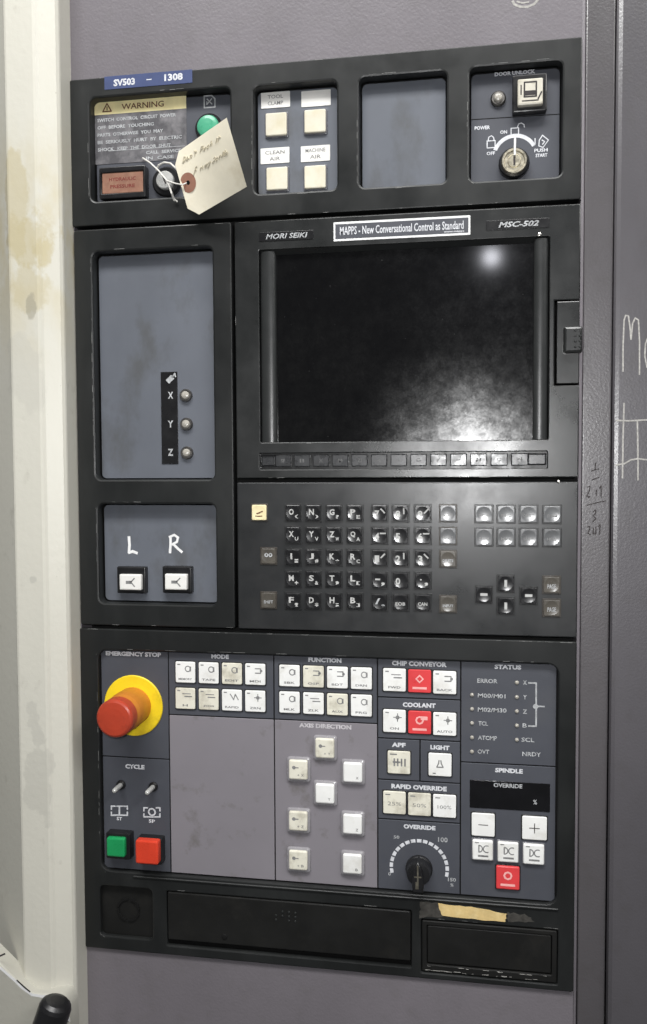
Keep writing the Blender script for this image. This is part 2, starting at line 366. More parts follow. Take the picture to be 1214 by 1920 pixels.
class Ink(MB):
    def text(s, txt, x, z, h, y, w=None, bold=0.02, shear=0.0, align='C'):
        vs, fs, asp = glyphs(txt, bold, shear); w = w or h * asp
        x0 = x - w / 2 if align == 'C' else x
        vv = [(x0 + a * w, y, z + (b - 0.5) * h) for a, b in vs]
        # face the print towards the viewer
        k = len(s.v); s.v += vv
        for f in fs:
            a, b, c = vv[f[0]], vv[f[1]], vv[f[2]]
            if (b[0] - a[0]) * (c[2] - a[2]) - (b[2] - a[2]) * (c[0] - a[0]) < 0: f = f[::-1]
            s.f.append(tuple(i + k for i in f)); s.sm.append(False)
        return s
    def ptext(s, txt, px, py, hpx, y, wpx=None, **kw):
        x, z = pt(px, py, y); sc = (pt(px + 10, py, y)[0] - x) / 10; sz = (z - pt(px, py + 10, y)[1]) / 10
        return s.text(txt, x, z, hpx * sz, y, wpx * sc if wpx else None, **kw)
    def stroke(s, pts, w, y):
        """flat pen line through (x, z) points"""
        for (x0, z0), (x1, z1) in zip(pts[:-1], pts[1:]):
            d = Vector((x1 - x0, z1 - z0)); l = d.length
            if l < 1e-9: continue
            d /= l; n = Vector((-d.y, d.x)) * w / 2; e = d * w * 0.3
            s.add([(x0 - e.x - n.x, y, z0 - e.y - n.y), (x1 + e.x - n.x, y, z1 + e.y - n.y), (x1 + e.x + n.x, y, z1 + e.y + n.y), (x0 - e.x + n.x, y, z0 - e.y + n.y)], [(0, 1, 2, 3)])
            y -= 0.000004
        return s
    def pstroke(s, pts, wpx, y):
        x, z = pt(pts[0][0], pts[0][1], y); sc = (pt(pts[0][0] + 10, pts[0][1], y)[0] - x) / 10
        return s.stroke([pt(a, b, y) for a, b in pts], wpx * sc, y)
    def dot(s, x, z, r, y, n=12):
        return s.add([(x + r * math.cos(2 * math.pi * i / n), y, z + r * math.sin(2 * math.pi * i / n)) for i in range(n)], [tuple(range(n))])
    def ring(s, x, z, r, w, y, a0=0, a1=360, n=24, gaps=None):
        for i in range(n):
            if gaps and gaps(i): continue
            a, b = (math.radians(a0 + (a1 - a0) * (i + k) / n) for k in (0, 1))
            s.add([(x + (r - w / 2) * math.cos(a), y, z + (r - w / 2) * math.sin(a)), (x + (r + w / 2) * math.cos(a), y, z + (r + w / 2) * math.sin(a)),
                   (x + (r + w / 2) * math.cos(b), y, z + (r + w / 2) * math.sin(b)), (x + (r - w / 2) * math.cos(b), y, z + (r - w / 2) * math.sin(b))], [(0, 1, 2, 3)])
        return s
INK = 0.00012

_mc = {}
def shared(key, name, make, m):
    """one mesh for alike pieces, made around the origin"""
    if key not in _mc:
        b = MB(); make(b); me = b.mesh(name); me.materials.append(M[m]); _mc[key] = me
    return _mc[key]
def block(name, w, h, yb, yf, r, bev, m, x, z, parent):
    """a rounded, bevel-edged block standing from yb out to yf (centre x, z)"""
    key = ('blk', round(w, 4), round(h, 4), round(yf - yb, 5), r, bev, m)
    me = shared(key, name, lambda b: b.plate(rr(-w / 2, w / 2, -h / 2, h / 2, r, 3), [], yf - yb, 0, bev), m)
    return place(name, me, (x, yb, z), parent)
def bowl(x, z, R, dish):
    """depth of the finger hollow at (x, z) from the key's centre"""
    return dish * max(0.0, 1 - (x * x + z * z) / (R * R))
def dished(name, w, h, yb, yf, r, bev, dish, m, x, z, parent):
    """a key cap with a round finger hollow in its top"""
    def make(b):
        H = yf - yb; n = 24; R = min(w, h) / 2 - bev * 1.15
        base = rr(-w / 2, w / 2, -h / 2, h / 2, r, 3)
        top = off(base, bev); mid = off(base, bev * 0.3)
        b.ring_wall([(a, H, c) for a, c in top], [(a, H + bev * 0.35, c) for a, c in mid])
        b.ring_wall([(a, H + bev * 0.35, c) for a, c in mid], [(a, 0, c) for a, c in base])
        cir = [(R * math.cos(2 * math.pi * k / n), R * math.sin(2 * math.pi * k / n)) for k in range(n)]
        b.cap([top, cir], H)
        N = 6; vs = []; fs = []
        for k in range(N):
            t = 1 - k / N; vs += [(a * t, H + dish * (1 - t * t), c * t) for a, c in cir]
        for k in range(N - 1):
            for i in range(n):
                j = (i + 1) % n; fs.append((k * n + i, k * n + j, (k + 1) * n + j, (k + 1) * n + i))
        vs.append((0, H + dish, 0)); e = len(vs) - 1
        for i in range(n): fs.append(((N - 1) * n + i, (N - 1) * n + (i + 1) % n, e))
        b.add(vs, fs, True)
    me = shared(('dish', round(w, 4), round(h, 4), round(yf - yb, 5), r, bev, dish, m), name, make, m)
    return place(name, me, (x, yb, z), parent)
def rect(xl, xr, yt, yb, y=0.0):
    """photo box (left, right at mid height; top, bottom at mid width) -> x0, x1, z0, z1 on plane y"""
    xm, ym = (xl + xr) / 2, (yt + yb) / 2
    return pt(xl, ym, y)[0], pt(xr, ym, y)[0], pt(xm, yb, y)[1], pt(xm, yt, y)[1]

# ------------------------------------------------------------------ the cabinet the control is set into
PW, PH = 0.4203, 0.7542
SEAM1, SEAM2, GAPX = 0.6300, 0.2875, 0.1418
cab = thing('machine_cabinet', 'mauve grey hammered paint machine cabinet around the black control', 'cabinet', (0.21, 0.03, -0.25))
b = MB(); b.plate(rr(-0.0035, 0.4232, -0.26, 1.06), [rr(0.0008, PW - 0.0004, 0.0012, PH - 0.0012, 0.002, 2)], 0.003, 0.032, 0.0028, 0.0006)
b.build('front_sheet', 'cabinet', cab)
b = MB(); b.cap([rr(-0.0034, 0.4232, -0.25, 1.05)], 0.024); b.build('inner_backing', 'groove', cab)
b = MB(); b.plate(rr(0.4236, 0.4454, -0.26, 1.06), [], 0.0058, 0.032, 0.0012); b.build('edge_strip', 'strip', cab)
b = MB(); b.cap([rr(0.42, 0.46, -0.25, 1.05)], 0.026); b.build('gap_backing', 'groove', cab)
b = MB(); b.plate(rr(-0.016, -0.0046, -0.26, 1.06), [], 0.009, 0.032, 0.001); b.build('flange', 'flange', cab)
# black marker note on the strip
i = Ink(); y = 0.0058 - INK
for st in ([(1118, 868), (1117, 880)], [(1110, 883), (1124, 879)], [(1111, 900), (1124, 895)],
           [(1102, 913), (1107, 912), (1106, 920), (1101, 930), (1107, 932)], [(1103, 930), (1104, 934)],
           [(1119, 919), (1119, 929)], [(1125, 915), (1128, 911), (1128, 932)],
           [(1102, 947), (1118, 943), (1137, 939)],
           [(1113, 960), (1117, 956), (1118, 962), (1113, 967), (1118, 972), (1112, 979)],
           [(1103, 988), (1107, 987), (1106, 994), (1103, 1000), (1108, 1003)], [(1113, 990), (1113, 1001), (1118, 1001), (1118, 988)], [(1122, 987), (1126, 983), (1125, 1002)]):
    i.pstroke(st, 2.1, y)
i.build('marker_note', 'ink_black', cab)
# pale chalk scrawl on the cabinet above the control
i = Ink(); i.pstroke([(962, 2), (966, 8), (976, 12), (990, 12), (1002, 7), (1010, -2), (1012, -14)], 4.5, 0.003 - INK)
i.pstroke([(970, 2), (980, 5), (992, 3)], 3, 0.003 - INK * 1.4)
i.build('chalk_mark', 'chalk', cab)

door = thing('enclosure_panel', 'grey machine enclosure panel right of the control with chalk handwriting', 'panel', (0.54, 0.03, -0.25))
b = MB(); b.plate(rr(0.4461, 0.72, -0.26, 1.06), [], 0.0005, 0.032, 0.0040); b.build('sheet', 'door', door)
i = Ink(); y = 0.0005 - INK
for st in ([(1169, 696), (1169, 650), (1171, 600), (1174, 591), (1179, 592), (1182, 612), (1184, 636)], [(1184, 636), (1187, 606), (1192, 596), (1198, 600), (1200, 640), (1200, 702)],
           [(1216, 632), (1211, 645), (1210, 668), (1214, 688), (1222, 695), (1231, 680), (1231, 650), (1223, 634), (1216, 632)]):
    i.pstroke(st, 2.8, y); y -= 0.00003
i.build('chalk_letters', 'chalk', door); i = Ink()
for st in ([(1171, 756), (1169, 820), (1168, 896)], [(1196, 790), (1197, 850), (1197, 900)], [(1157, 788), (1180, 789), (1216, 787), (1236, 786)], [(1156, 872), (1172, 869), (1184, 862), (1198, 860), (1212, 862), (1236, 858)]):
    i.pstroke(st, 3.0, y); y -= 0.00003
i.build('chalk_hash', 'chalk', door)

# ------------------------------------------------------------------ cream guard at the left
def xat(px, py, y): return pt(px, py, y)[0]
YF, YC = -0.030, -0.019
a_, b_, c_ = xat(21, 640, YF), xat(78, 640, YF), xat(122, 640, YC)
grd = thing('guard_column', 'cream painted guard column with brown coolant stains left of the control', 'guard', (-0.05, 0.0, -0.25))
def extr(prof, z0, z1, name, m, parent, smooth=False):
    n = len(prof); vs = [(x, y, z0) for x, y in prof] + [(x, y, z1) for x, y in prof]
    q = MB(); q.add(vs, [(i, i + 1, n + i + 1, n + i) for i in range(n - 1)], smooth); return q.build(name, m, parent)
r_ = 0.003
extr([(a_ - 0.30, 0.20), (a_ - 0.002, YF + 0.0016), (a_ - 0.0008, YF + 0.0005), (a_ + 0.001, YF), (b_ - 0.003, YF), (b_ - 0.0008, YF + 0.0006), (b_ + 0.0012, YF + 0.0024),
      (c_ - 0.002, YC - 0.003), (c_ - 0.0004, YC - 0.0006), (c_, YC + 0.001), (c_ - 0.001, YC + 0.03)], -0.26, 1.06, 'sheet', 'cream', grd)
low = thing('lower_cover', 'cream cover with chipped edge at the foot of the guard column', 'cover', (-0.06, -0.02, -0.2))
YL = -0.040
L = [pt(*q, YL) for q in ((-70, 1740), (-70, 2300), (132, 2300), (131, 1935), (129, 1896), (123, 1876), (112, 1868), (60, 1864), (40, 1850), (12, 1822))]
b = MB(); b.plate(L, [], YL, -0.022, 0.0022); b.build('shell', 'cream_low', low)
i = Ink()
e = [pt(*q, YL - INK) for q in ((0, 1815), (14, 1827), (30, 1841), (42, 1853), (60, 1866), (80, 1869), (100, 1868), (110, 1870), (121, 1878), (127, 1897), (129, 1914))]
i.stroke(e, 0.0024, YL - INK); i.build('chipped_edge', 'paint_white', low)
i = Ink()
for st in ([(0, 1793), (9, 1789)], [(32, 1839), (44, 1850), (56, 1860)], [(108, 1869), (116, 1872)], [(124, 1886), (127, 1900)]):
    i.stroke([pt(*q, YL - INK * 2) for q in st], 0.0014, YL - INK * 2)
i.build('bare_metal_nick', 'flange', low)
b = MB(); h0 = p3(104, 1888, -0.058); h1 = p3(80, 1960, -0.060); h2 = p3(36, 2090, -0.06)
dv = (h1 - h0).normalized()
b.tube([h0 - dv * 0.0060, h0 - dv * 0.0052, h0 - dv * 0.003, h0, h1, h2], [0.006, 0.0095, 0.0122, 0.0134, 0.0136, 0.0136], 20)
hd = b.build('pull_handle', 'black'); hd['label'] = 'black rounded pull handle below the cream guard column'; hd['category'] = 'handle'

# ------------------------------------------------------------------ upper switch panel
sw = thing('switch_panel', 'black upper switch panel with four recessed windows and key switches', 'control panel', (0.21, 0.01, SEAM1))
YR = 0.010
wins = [rect(169, 432, 173, 370), rect(476, 632, 155, 359), rect(674, 838, 138, 347), rect(881, 1055, 119, 335)]
b = MB(); b.plate(rr(0.0, PW, SEAM1 + 0.0016, PH, 0.0015, 2), [rr(*w, 0.0050) for w in wins], 0.0, YR, 0.0010, 0.0016); b.build('bezel', 'bezel', sw)
plates = []
for w, m in zip(wins, ('legend', 'plate', 'plate', 'legend')):
    b = MB(); b.plate(rr(w[0] + 0.0011, w[1] - 0.0011, w[2] + 0.0009, w[3] - 0.0013, 0.0042), [], YR + 0.0002, YR + 0.006, 0.0004)
    plates.append(b.build('backing_plate', m, sw))
YP = YR + 0.0002

# window 1: warning label, pilot lamp, amber lamp, key switch
x0, x1, z0, z1 = rect(178, 350, 185, 303, YP - 0.0004)
wl = block('warning_label', x1 - x0, z1 - z0, YP, YP - 0.0004, 0.001, 0.0001, 'warn_body', (x0 + x1) / 2, (z0 + z1) / 2, sw)
yb = YP - 0.0004 - INK
bh = (z1 - z0) * 0.205
b = MB(); b.cap([rr(x0, x1, z1 - bh, z1)], yb); b.build('warning_band', 'warn_yellow', wl)
i = Ink(); yb -= INK
wd = x1 - x0
i.text('WARNING', x0 + wd * 0.53, z1 - bh / 2, bh * 0.46, yb, wd * 0.46, bold=0.015)
tx, tz, tr = x0 + wd * 0.14, z1 - bh * 0.52, bh * 0.36
i.stroke([(tx - tr, tz - tr * 0.7), (tx + tr, tz - tr * 0.7), (tx, tz + tr), (tx - tr, tz - tr * 0.7)], bh * 0.1, yb); i.stroke([(tx, tz + tr * .3), (tx, tz - tr * .4)], bh * 0.09, yb)
i.build('warning_heading', 'ink_brown', wl)
i = Ink()
lines = ['SWITCH  CONTROL  CIRCUIT  POWER', 'OFF  BEFORE  TOUCHING', 'PARTS  OTHERWISE  YOU  MAY', 'BE  SERIOUSLY  HURT  BY  ELECTRIC', 'SHOCK.  KEEP  THE  DOOR  SHUT']
for k, t in enumerate(lines):
    fr = (0.86, 0.62, 0.72, 0.92, 0.80)[k]
    i.text(t, x0 + wd * 0.03, z1 - bh - (k + 0.75) * bh * 0.575, bh * 0.27, yb, wd * fr, bold=0.03, align='L')
i.text('CALL  SERVICE', x0 + wd * 0.56, z0 + bh * 0.68, bh * 0.25, yb, wd * 0.38, bold=0.03, align='L')
i.text('IN  CASE', x0 + wd * 0.56, z0 + bh * 0.24, bh * 0.25, yb, wd * 0.30, bold=0.03, align='L')
i.stroke([(x0 + wd * 0.15, z0 + bh * 1.0), (x1 - wd * 0.02, z0 + bh * 1.0)], 0.0004, yb)
i.build('warning_text', 'ink_dim', wl)
gx, gz = pt(391, 238, YP - 0.004)
b = MB(); b.lathe((gx, YP, gz), [(0.0118, 0), (0.0118, 0.003), (0.0108, 0.004), (0.0095, 0.004)], 28); pl = b.build('pilot_lamp', 'black', sw)
b = MB(); b.lathe((gx, YP, gz), [(0.0094, 0.002), (0.0094, 0.0058), (0.0086, 0.0070), (0.006, 0.0078), (0.002, 0.0081)], 28); b.build('lens', 'greenlens', pl)
i = Ink(); yb = YP - INK
ix, iz = pt(393, 190, YP)
i.stroke([(ix - .0045, iz + .0048), (ix + .002, iz + .0048), (ix + .0048, iz + .002), (ix + .0048, iz - .0048), (ix - .0045, iz - .0048), (ix - .0045, iz + .0048)], .0010, yb)
i.stroke([(ix - .002, iz + .0022), (ix + .0022, iz - .0022)], .0009, yb); i.stroke([(ix + .002, iz + .0022), (ix - .0022, iz - .0022), (ix - .0022, iz)], .0009, yb - .00002)
i.build('symbol', 'ink_dim', plates[0])
ax, az = pt(229, 341, YP - 0.008)
w_, h_ = 0.0415, 0.0265
lb = MB(); lb.plate(rr(ax - w_ / 2, ax + w_ / 2, az - h_ / 2, az + h_ / 2, 0.0015, 2), [rr(ax - .0185, ax + .0185, az - .0088, az + .0088)], YP - 0.008, YP, 0.0008); lbo = lb.build('lamp_box', 'black', sw)
block('lens', 0.0368, 0.0174, YP - 0.004, YP - 0.0070, 0.0008, 0.0006, 'amber', ax, az, lbo)
i = Ink(); i.text('HYDRAULIC', ax, az + .003, .0030, YP - .0070 - INK, .024); i.text('PRESSURE', ax, az - .003, .0030, YP - .0070 - INK, .022); i.build('lens_text', 'ink_red', lbo)
kx, kz = pt(310, 338, YP - 0.006)
b = MB(); b.lathe((kx, YP, kz), [(0.0125, 0), (0.0125, 0.003), (0.0112, 0.0045), (0.0078, 0.0045)], 28); ks = b.build('key_switch', 'black', sw)
b = MB(); b.lathe((kx, YP, kz), [(0.0076, 0.003), (0.0076, 0.0075), (0.0068, 0.0085), (0.005, 0.0085)], 24); b.build('barrel', 'silver', ks)
i = Ink(); i.stroke([(kx - .0012, kz + .0032), (kx + .0012, kz - .0032)], .0013, YP - 0.0085 - INK); i.build('slot', 'ink_black', ks)

# window 2: four yellowed buttons with paper legends
for k, (px, py, w, h) in enumerate(((518, 232, 42, 43), (591, 226, 40, 43), (519.5, 334, 42, 43), (591, 331, 39, 44))):
    x, z = pt(px, py, YP - .003)
    bt = block('push_button', .0200, .0205, YP, YP - .0012, .0015, .0004, 'rim_slate', x, z, sw)
    block('button_cap', .0178, .0183, YP - .0012, YP - .0034, .0012, .0008, 'cream_key', x, z, bt)
for k, (px, py, t) in enumerate(((517, 187, ('TOOL', 'CLAMP')), (593, 184, ()), (516, 291.5, ('CLEAN', 'AIR')), (592, 287.5, ('MACHINE', 'AIR')))):
    x, z = pt(px, py, YP)
    cd = block('legend_card', .0245, .0128, YP, YP - .0005, .0006, .0001, 'paper', x, z, sw)
    if t:
        i = Ink(); i.text(t[0], x, z + .0026, .0030, YP - .0005 - INK, (.013 if k == 0 else .0165), bold=0.01); i.text(t[1], x, z - .0026, .0030, YP - .0005 - INK, .009 if k else .013, bold=0.01)
        i.build('legend_text', 'ink_dark', cd)

# window 4: door unlock button and power key switch
i = Ink(); yb = YP - INK
i.ptext('DOOR UNLOCK', 966, 136, 7.5, yb, 76, bold=.035); i.build('heading', 'ink_white', plates[3]); i = Ink(); i.ptext('POWER', 905, 239, 7, yb, 29, bold=.035)
i.ptext('ON', 945, 247, 6.5, yb, 13, bold=.03); i.ptext('OFF', 921, 287, 6.5, yb, 16, bold=.03); i.ptext('PUSH', 1015, 281, 6.5, yb, 25, bold=.03); i.ptext('START', 1016, 290.5, 6.5, yb, 22, bold=.03)
i.pstroke([(914, 277), (914, 264), (929, 263), (929, 276), (914, 277)], 1.8, yb); i.pstroke([(916, 263), (917, 257), (922, 254), (926, 257), (927, 262)], 1.8, yb)
i.pstroke([(959, 253), (959, 240), (973, 239), (973, 252), (959, 253)], 1.8, yb); i.pstroke([(971, 238), (973, 232), (978, 230), (983, 233), (984, 238)], 1.8, yb)
i.pstroke([(1004, 259), (1004, 271)], 1.8, yb); i.pstroke([(1012, 262), (1018, 253), (1029, 262), (1019, 276), (1011, 273), (1012, 262)], 1.8, yb); i.pstroke([(1017, 262), (1022, 265), (1018, 270)], 2, yb)
qx, qz = pt(966, 294, YP); i.ring(qx, qz, .0166, .0030, yb, 28, 158, 16)
i.build('legend_text', 'ink_white', plates[3])
i = Ink(); i.pstroke([(882, 224), (1056, 213)], 1.6, yb); i.build('divider_line', 'groove', plates[3])
x, z = pt(935, 182, YP - .004)
b = MB(); b.lathe((x, YP, z), [(.0060, 0), (.0060, .002), (.0050, .003), (.0036, .003)], 20); lm = b.build('indicator_lamp', 'dullmetal', sw)
b = MB(); b.lathe((x, YP, z), [(.0036, .002), (.0035, .0042), (.0026, .0054), (.001, .006)], 16); b.build('lens', 'lens', lm)
x, z = pt(994, 173, YP - .008)
hb = block('unlock_button', .0262, .0285, YP, YP - .008, .0012, .0010, 'black', x, z, sw)
x, z = pt(995, 171, YP - .012)
block('button_cap', .0192, .0200, YP - .008, YP - .0125, .001, .0012, 'ivory', x, z, hb)
i = Ink(); yy = YP - .0125 - INK
i.stroke([(x - .0045, z - .004), (x - .0045, z + .007), (x + .0045, z + .007), (x + .0045, z - .004), (x - .0045, z - .004)], .0012, yy)
i.stroke([(x - .0032, z - .0012), (x + .0032, z - .0012)], .0036, yy - .00003); i.stroke([(x - .007, z + .005), (x - .007, z - .002)], .001, yy); i.stroke([(x - .006, z - .007), (x + .006, z - .007)], .001, yy); i.stroke([(x + .006, z - .006), (x + .0085, z - .001)], .0012, yy)
i.build('symbol', 'ink_black', hb)
x, z = pt(965, 302, YP - .008)
b = MB(); b.lathe((x, YP, z), [(.0120, 0), (.0120, .005), (.0112, .0065), (.0098, .0065)], 32); ks = b.build('power_key_switch', 'black', sw)
b = MB(); b.lathe((x, YP, z), [(.0100, .005), (.0100, .0092), (.0094, .0100), (.0080, .0100), (.0076, .0090), (.0052, .0090), (.0048, .0096), (.003, .0096)], 32); b.build('barrel', 'brass', ks)
i = Ink(); i.stroke([(x, z + .0028), (x, z - .0030)], .0016, YP - .0096 - INK); i.build('slot', 'ink_black', ks)
b = MB(); b.tube([(x + .0002, YP - .0100, z + .0040), (x + .0004, YP - .0102, z + .0170)], .0010, 6); b.build('pointer', 'paint_white', ks)

def edge_wear_glints(parent, runs, seed, y=-0.00008):
    """short rubbed marks and painted glints of light along the given (x0, z0, x1, z1) edges"""
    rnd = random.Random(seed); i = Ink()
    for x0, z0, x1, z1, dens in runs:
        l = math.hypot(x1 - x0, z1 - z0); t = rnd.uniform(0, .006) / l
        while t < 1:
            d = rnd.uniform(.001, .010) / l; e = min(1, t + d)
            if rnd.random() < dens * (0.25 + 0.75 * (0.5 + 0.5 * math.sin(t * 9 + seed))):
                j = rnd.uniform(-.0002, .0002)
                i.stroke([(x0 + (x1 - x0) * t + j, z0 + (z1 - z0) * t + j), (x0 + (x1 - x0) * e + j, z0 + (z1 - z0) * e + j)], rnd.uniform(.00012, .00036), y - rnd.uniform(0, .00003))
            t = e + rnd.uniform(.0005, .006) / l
    i.build('edge_wear_glints', 'wear_glint', parent)['kind'] = 'stuff'
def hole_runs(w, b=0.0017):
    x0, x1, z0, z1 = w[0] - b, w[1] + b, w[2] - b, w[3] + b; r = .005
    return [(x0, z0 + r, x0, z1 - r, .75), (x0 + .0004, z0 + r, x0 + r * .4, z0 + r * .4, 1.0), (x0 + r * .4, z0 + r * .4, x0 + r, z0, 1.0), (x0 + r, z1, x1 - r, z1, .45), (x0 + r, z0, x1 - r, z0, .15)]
edge_wear_glints(sw, sum([hole_runs(w) for w in wins], []) + [(.002, SEAM1 + .0022, PW - .002, SEAM1 + .0022, .35), (.01, PH - .0006, PW - .01, PH - .0006, .12)], 3)

# blue sticker above window 1
x0, z0 = pt(196, 153, 0); x1, z1 = pt(361, 143, 0)
sx, sz = (x0 + x1) / 2, (pt(278, 149, 0)[1])
st = block('blue_sticker', x1 - x0, .0108, 0.0, -.0003, .0005, .0001, 'blue', sx, sz, sw)
i = Ink(); yb = -.0003 - INK
i.text('SV503', x0 + (x1 - x0) * .23, sz - .0004, .0058, yb, .0190, bold=.04); i.text('1308', x0 + (x1 - x0) * .79, sz + .0004, .0058, yb, .0160, bold=.04); i.text('-', sx + .001, sz, .0008, yb, .0045)
i.build('sticker_text', 'ink_white', st)

# ------------------------------------------------------------------ left blank panel
bl = thing('blank_panel', 'black side panel with two blue grey plates left of the display', 'control panel', (0.07, 0.01, SEAM2))
wB = [rect(176.5, 400, 467, 899), rect(185, 405, 945, 1133)]
b = MB(); b.plate(rr(0.0012, GAPX - 0.0014, SEAM2 + 0.0016, SEAM1 - 0.0016, 0.0015, 2), [rr(*w, 0.0050) for w in wB], 0.0, YR, 0.0010, 0.0016); b.build('bezel', 'bezel', bl)
pb = []
for w in wB:
    b = MB(); b.plate(rr(w[0] + 0.0011, w[1] - 0.0011, w[2] + 0.0009, w[3] - 0.0013, 0.0042), [], YP, YP + 0.006, 0.0004); pb.append(b.build('backing_plate', 'plate', bl))
edge_wear_glints(bl, sum([hole_runs(w) for w in wB], []) + [(.003, SEAM1 - .0024, GAPX - .003, SEAM1 - .0024, .15), (.003, SEAM2 + .0024, GAPX - .003, SEAM2 + .0024, .3)], 5)
x0, x1, z0, z1 = rect(303, 334, 697, 870, YP)
strip = block('axis_label_strip', x1 - x0, z1 - z0, YP, YP - .0006, .0003, .0001, 'black', (x0 + x1) / 2, (z0 + z1) / 2, bl)
i = Ink(); yb = YP - .0006 - INK
for t, py in (('X', 741), ('Y', 795), ('Z', 848)): i.ptext(t, 320, py, 13, yb, 10, bold=.03)
i.pstroke([(316, 714), (322, 708)], 9, yb); i.pstroke([(323, 707), (328, 700), (329, 706)], 2.5, yb)
i.build('axis_letters', 'ink_dim', strip)
for py, px in ((741, 347.5), (795, 348.5), (849, 349.5)):
    x, z = pt(px, py, YP - .003)
    b = MB(); b.lathe((x, YP, z), [(.0056, 0), (.0056, .0016), (.0050, .0028), (.0037, .0028)], 22); lm = b.build('indicator_lamp', 'dullmetal', bl)
    b = MB(); b.lathe((x, YP, z), [(.0036, .0015), (.0035, .0034), (.0026, .0046), (.001, .0051)], 16); b.build('lens', 'lens', lm)
i = Ink(); yb = YP - INK
i.pstroke([(242, 1007), (243, 1022), (242, 1036), (249, 1034), (257, 1037)], 5, yb)
i.pstroke([(319, 1036), (320, 1020), (320, 1006)], 4.6, yb); i.pstroke([(318, 1007), (327, 1003), (334, 1008), (332, 1016), (323, 1021)], 4.2, yb - .00003); i.pstroke([(325, 1020), (333, 1028), (341, 1035)], 4.6, yb - .00006)
i.build('hand_lettering', 'paint_white', pb[1])
for px, py in ((248.5, 1088), (334, 1087.5)):
    x, z = pt(px, py - 1, YP - .003)
    hb = block('lamp_button', .0262, .0232, YP, YP - .006, .0008, .0012, 'black', x, z, bl)
    x, z = pt(px - 4.5, py + 4, YP - .010)
    block('button_cap', .0196, .0135, YP - .006, YP - .0100, .0008, .0010, 'paper', x, z, hb)
    i = Ink(); yy = YP - .0100 - INK
    i.stroke([(x - .003, z), (x + .001, z)], .0026, yy); i.stroke([(x + .0005, z), (x + .004, z + .0035)], .0010, yy); i.stroke([(x + .001, z), (x + .004, z - .0035)], .0010, yy - .00003)
    i.build('symbol', 'ink_dark', hb)

# ------------------------------------------------------------------ display
ds = thing('display_unit', 'satin black display housing with dark dusty screen and soft key bar', 'display', (0.28, 0.01, 0.4146))
DX0, DX1, DZ0, DZ1 = GAPX + 0.0014, PW, 0.4162, SEAM1 - 0.0020
sX0, sX1 = 0.1772, 0.3846; sZ0, sZ1 = 0.4462, 0.6010
hX0, hX1 = pt(487, 660)[0], pt(1030, 660)[0]; hZ0, hZ1 = sZ0 - 0.0002, sZ1 + 0.0035
kX0, kX1, kZ0, kZ1 = rect(487, 1027, 848, 879)
dX0 = pt(1040, 640)[0]; dZ0, dZ1 = pt(1065, 722)[1], pt(1065, 562)[1]
outer = [(DX0, DZ0), (DX1, DZ0), (DX1, dZ0), (dX0, dZ0), (dX0, dZ1), (DX1, dZ1), (DX1, DZ1), (DX0, DZ1)]
b = MB(); b.plate(outer, [rr(hX0, hX1, hZ0, hZ1, .0012, 2), rr(kX0, kX1, kZ0, kZ1, .0008, 2)], 0.0, 0.012, 0.0009, 0.0007); b.build('housing', 'display', ds)
YS = 0.0065
b = MB(); b.cap([rr(sX0 - .002, sX1 + .002, sZ0 - .002, sZ1 + .002)], YS); b.build('screen', 'glass', ds)
def column(x0, x1, z0, z1):
    q = MB(); n = 12; prof = []
    for k in range(n + 1):
        a = math.pi * k / n; prof.append(((x0 + x1) / 2 - (x1 - x0) / 2 * math.cos(a), 0.0040 - 0.0030 * math.sin(a)))
    prof = [(x0, 0.0075)] + prof + [(x1, 0.0075)]; n += 2
    vs = [(x, y, z0) for x, y in prof] + [(x, y, z1) for x, y in prof]; m_ = n + 1
    q.add(vs, [(i, i + 1, m_ + i + 1, m_ + i) for i in range(n)], True)
    q.add([(x, y, z1) for x, y in prof], [tuple(range(m_))], False); q.add([(x, y, z0) for x, y in prof], [tuple(range(m_))[::-1]], False)
    return q.build('side_column', 'column', ds)
column(hX0 + .0004, sX0, hZ0 + .0004, hZ1 - .0012); column(sX1 + .0006, hX1 - .0004, hZ0 + .0004, hZ1 - .0012)
b = MB(); b.add([(hX0, YS - .0003, sZ1), (hX1, YS - .0003, sZ1), (hX1, .0012, hZ1 + .0004), (hX0, .0012, hZ1 + .0004)], [(0, 1, 2, 3)]); b.build('top_slope', 'display', ds)
b = MB(); b.cap([rr(kX0 - .002, kX1 + .002, kZ0 - .002, kZ1 + .002)], 0.0050); tr = b.build('soft_key_tray', 'rim', ds)
px0, px1 = pt(531, 863, .002)[0], pt(975, 863, .002)[0]; kz = (kZ0 + kZ1) / 2 + .0004
marks = ['SF', 'II', 'X', 'M', 'ZI', '4', '-', 'G', '/', '_', 'II', 'O', 'H']
for k in range(13):
    x = px0 + (px1 - px0) * k / 12
    o = block('soft_key', .0132, .0098, .0050, .0018, .0006, .0007, 'softkey', x, kz, ds)
    i = Ink(); i.text(marks[k], x, kz, .0030 if marks[k] not in '-_' else .0006, .0018 - INK, .0036, bold=.02); i.build('key_mark', 'ink_faint', o)
for x, w in ((kX0 + .0066, .0120), (kX1 - .0078, .0145)):
    block('page_key', w, .0094, .0050, .0030, .0006, .0012, 'softkey', x, kz, ds)
edge_wear_glints(ds, [(DX0 + .002, DZ1 - .0006, DX1 - .002, DZ1 - .0006, .4), (DX0 + .002, DZ0 + .0006, DX1 - .002, DZ0 + .0006, .4), (hX0, hZ0 - .0010, hX1, hZ0 - .0010, .25), (DX0 + .0006, DZ0, DX0 + .0006, DZ1, .15)], 8)
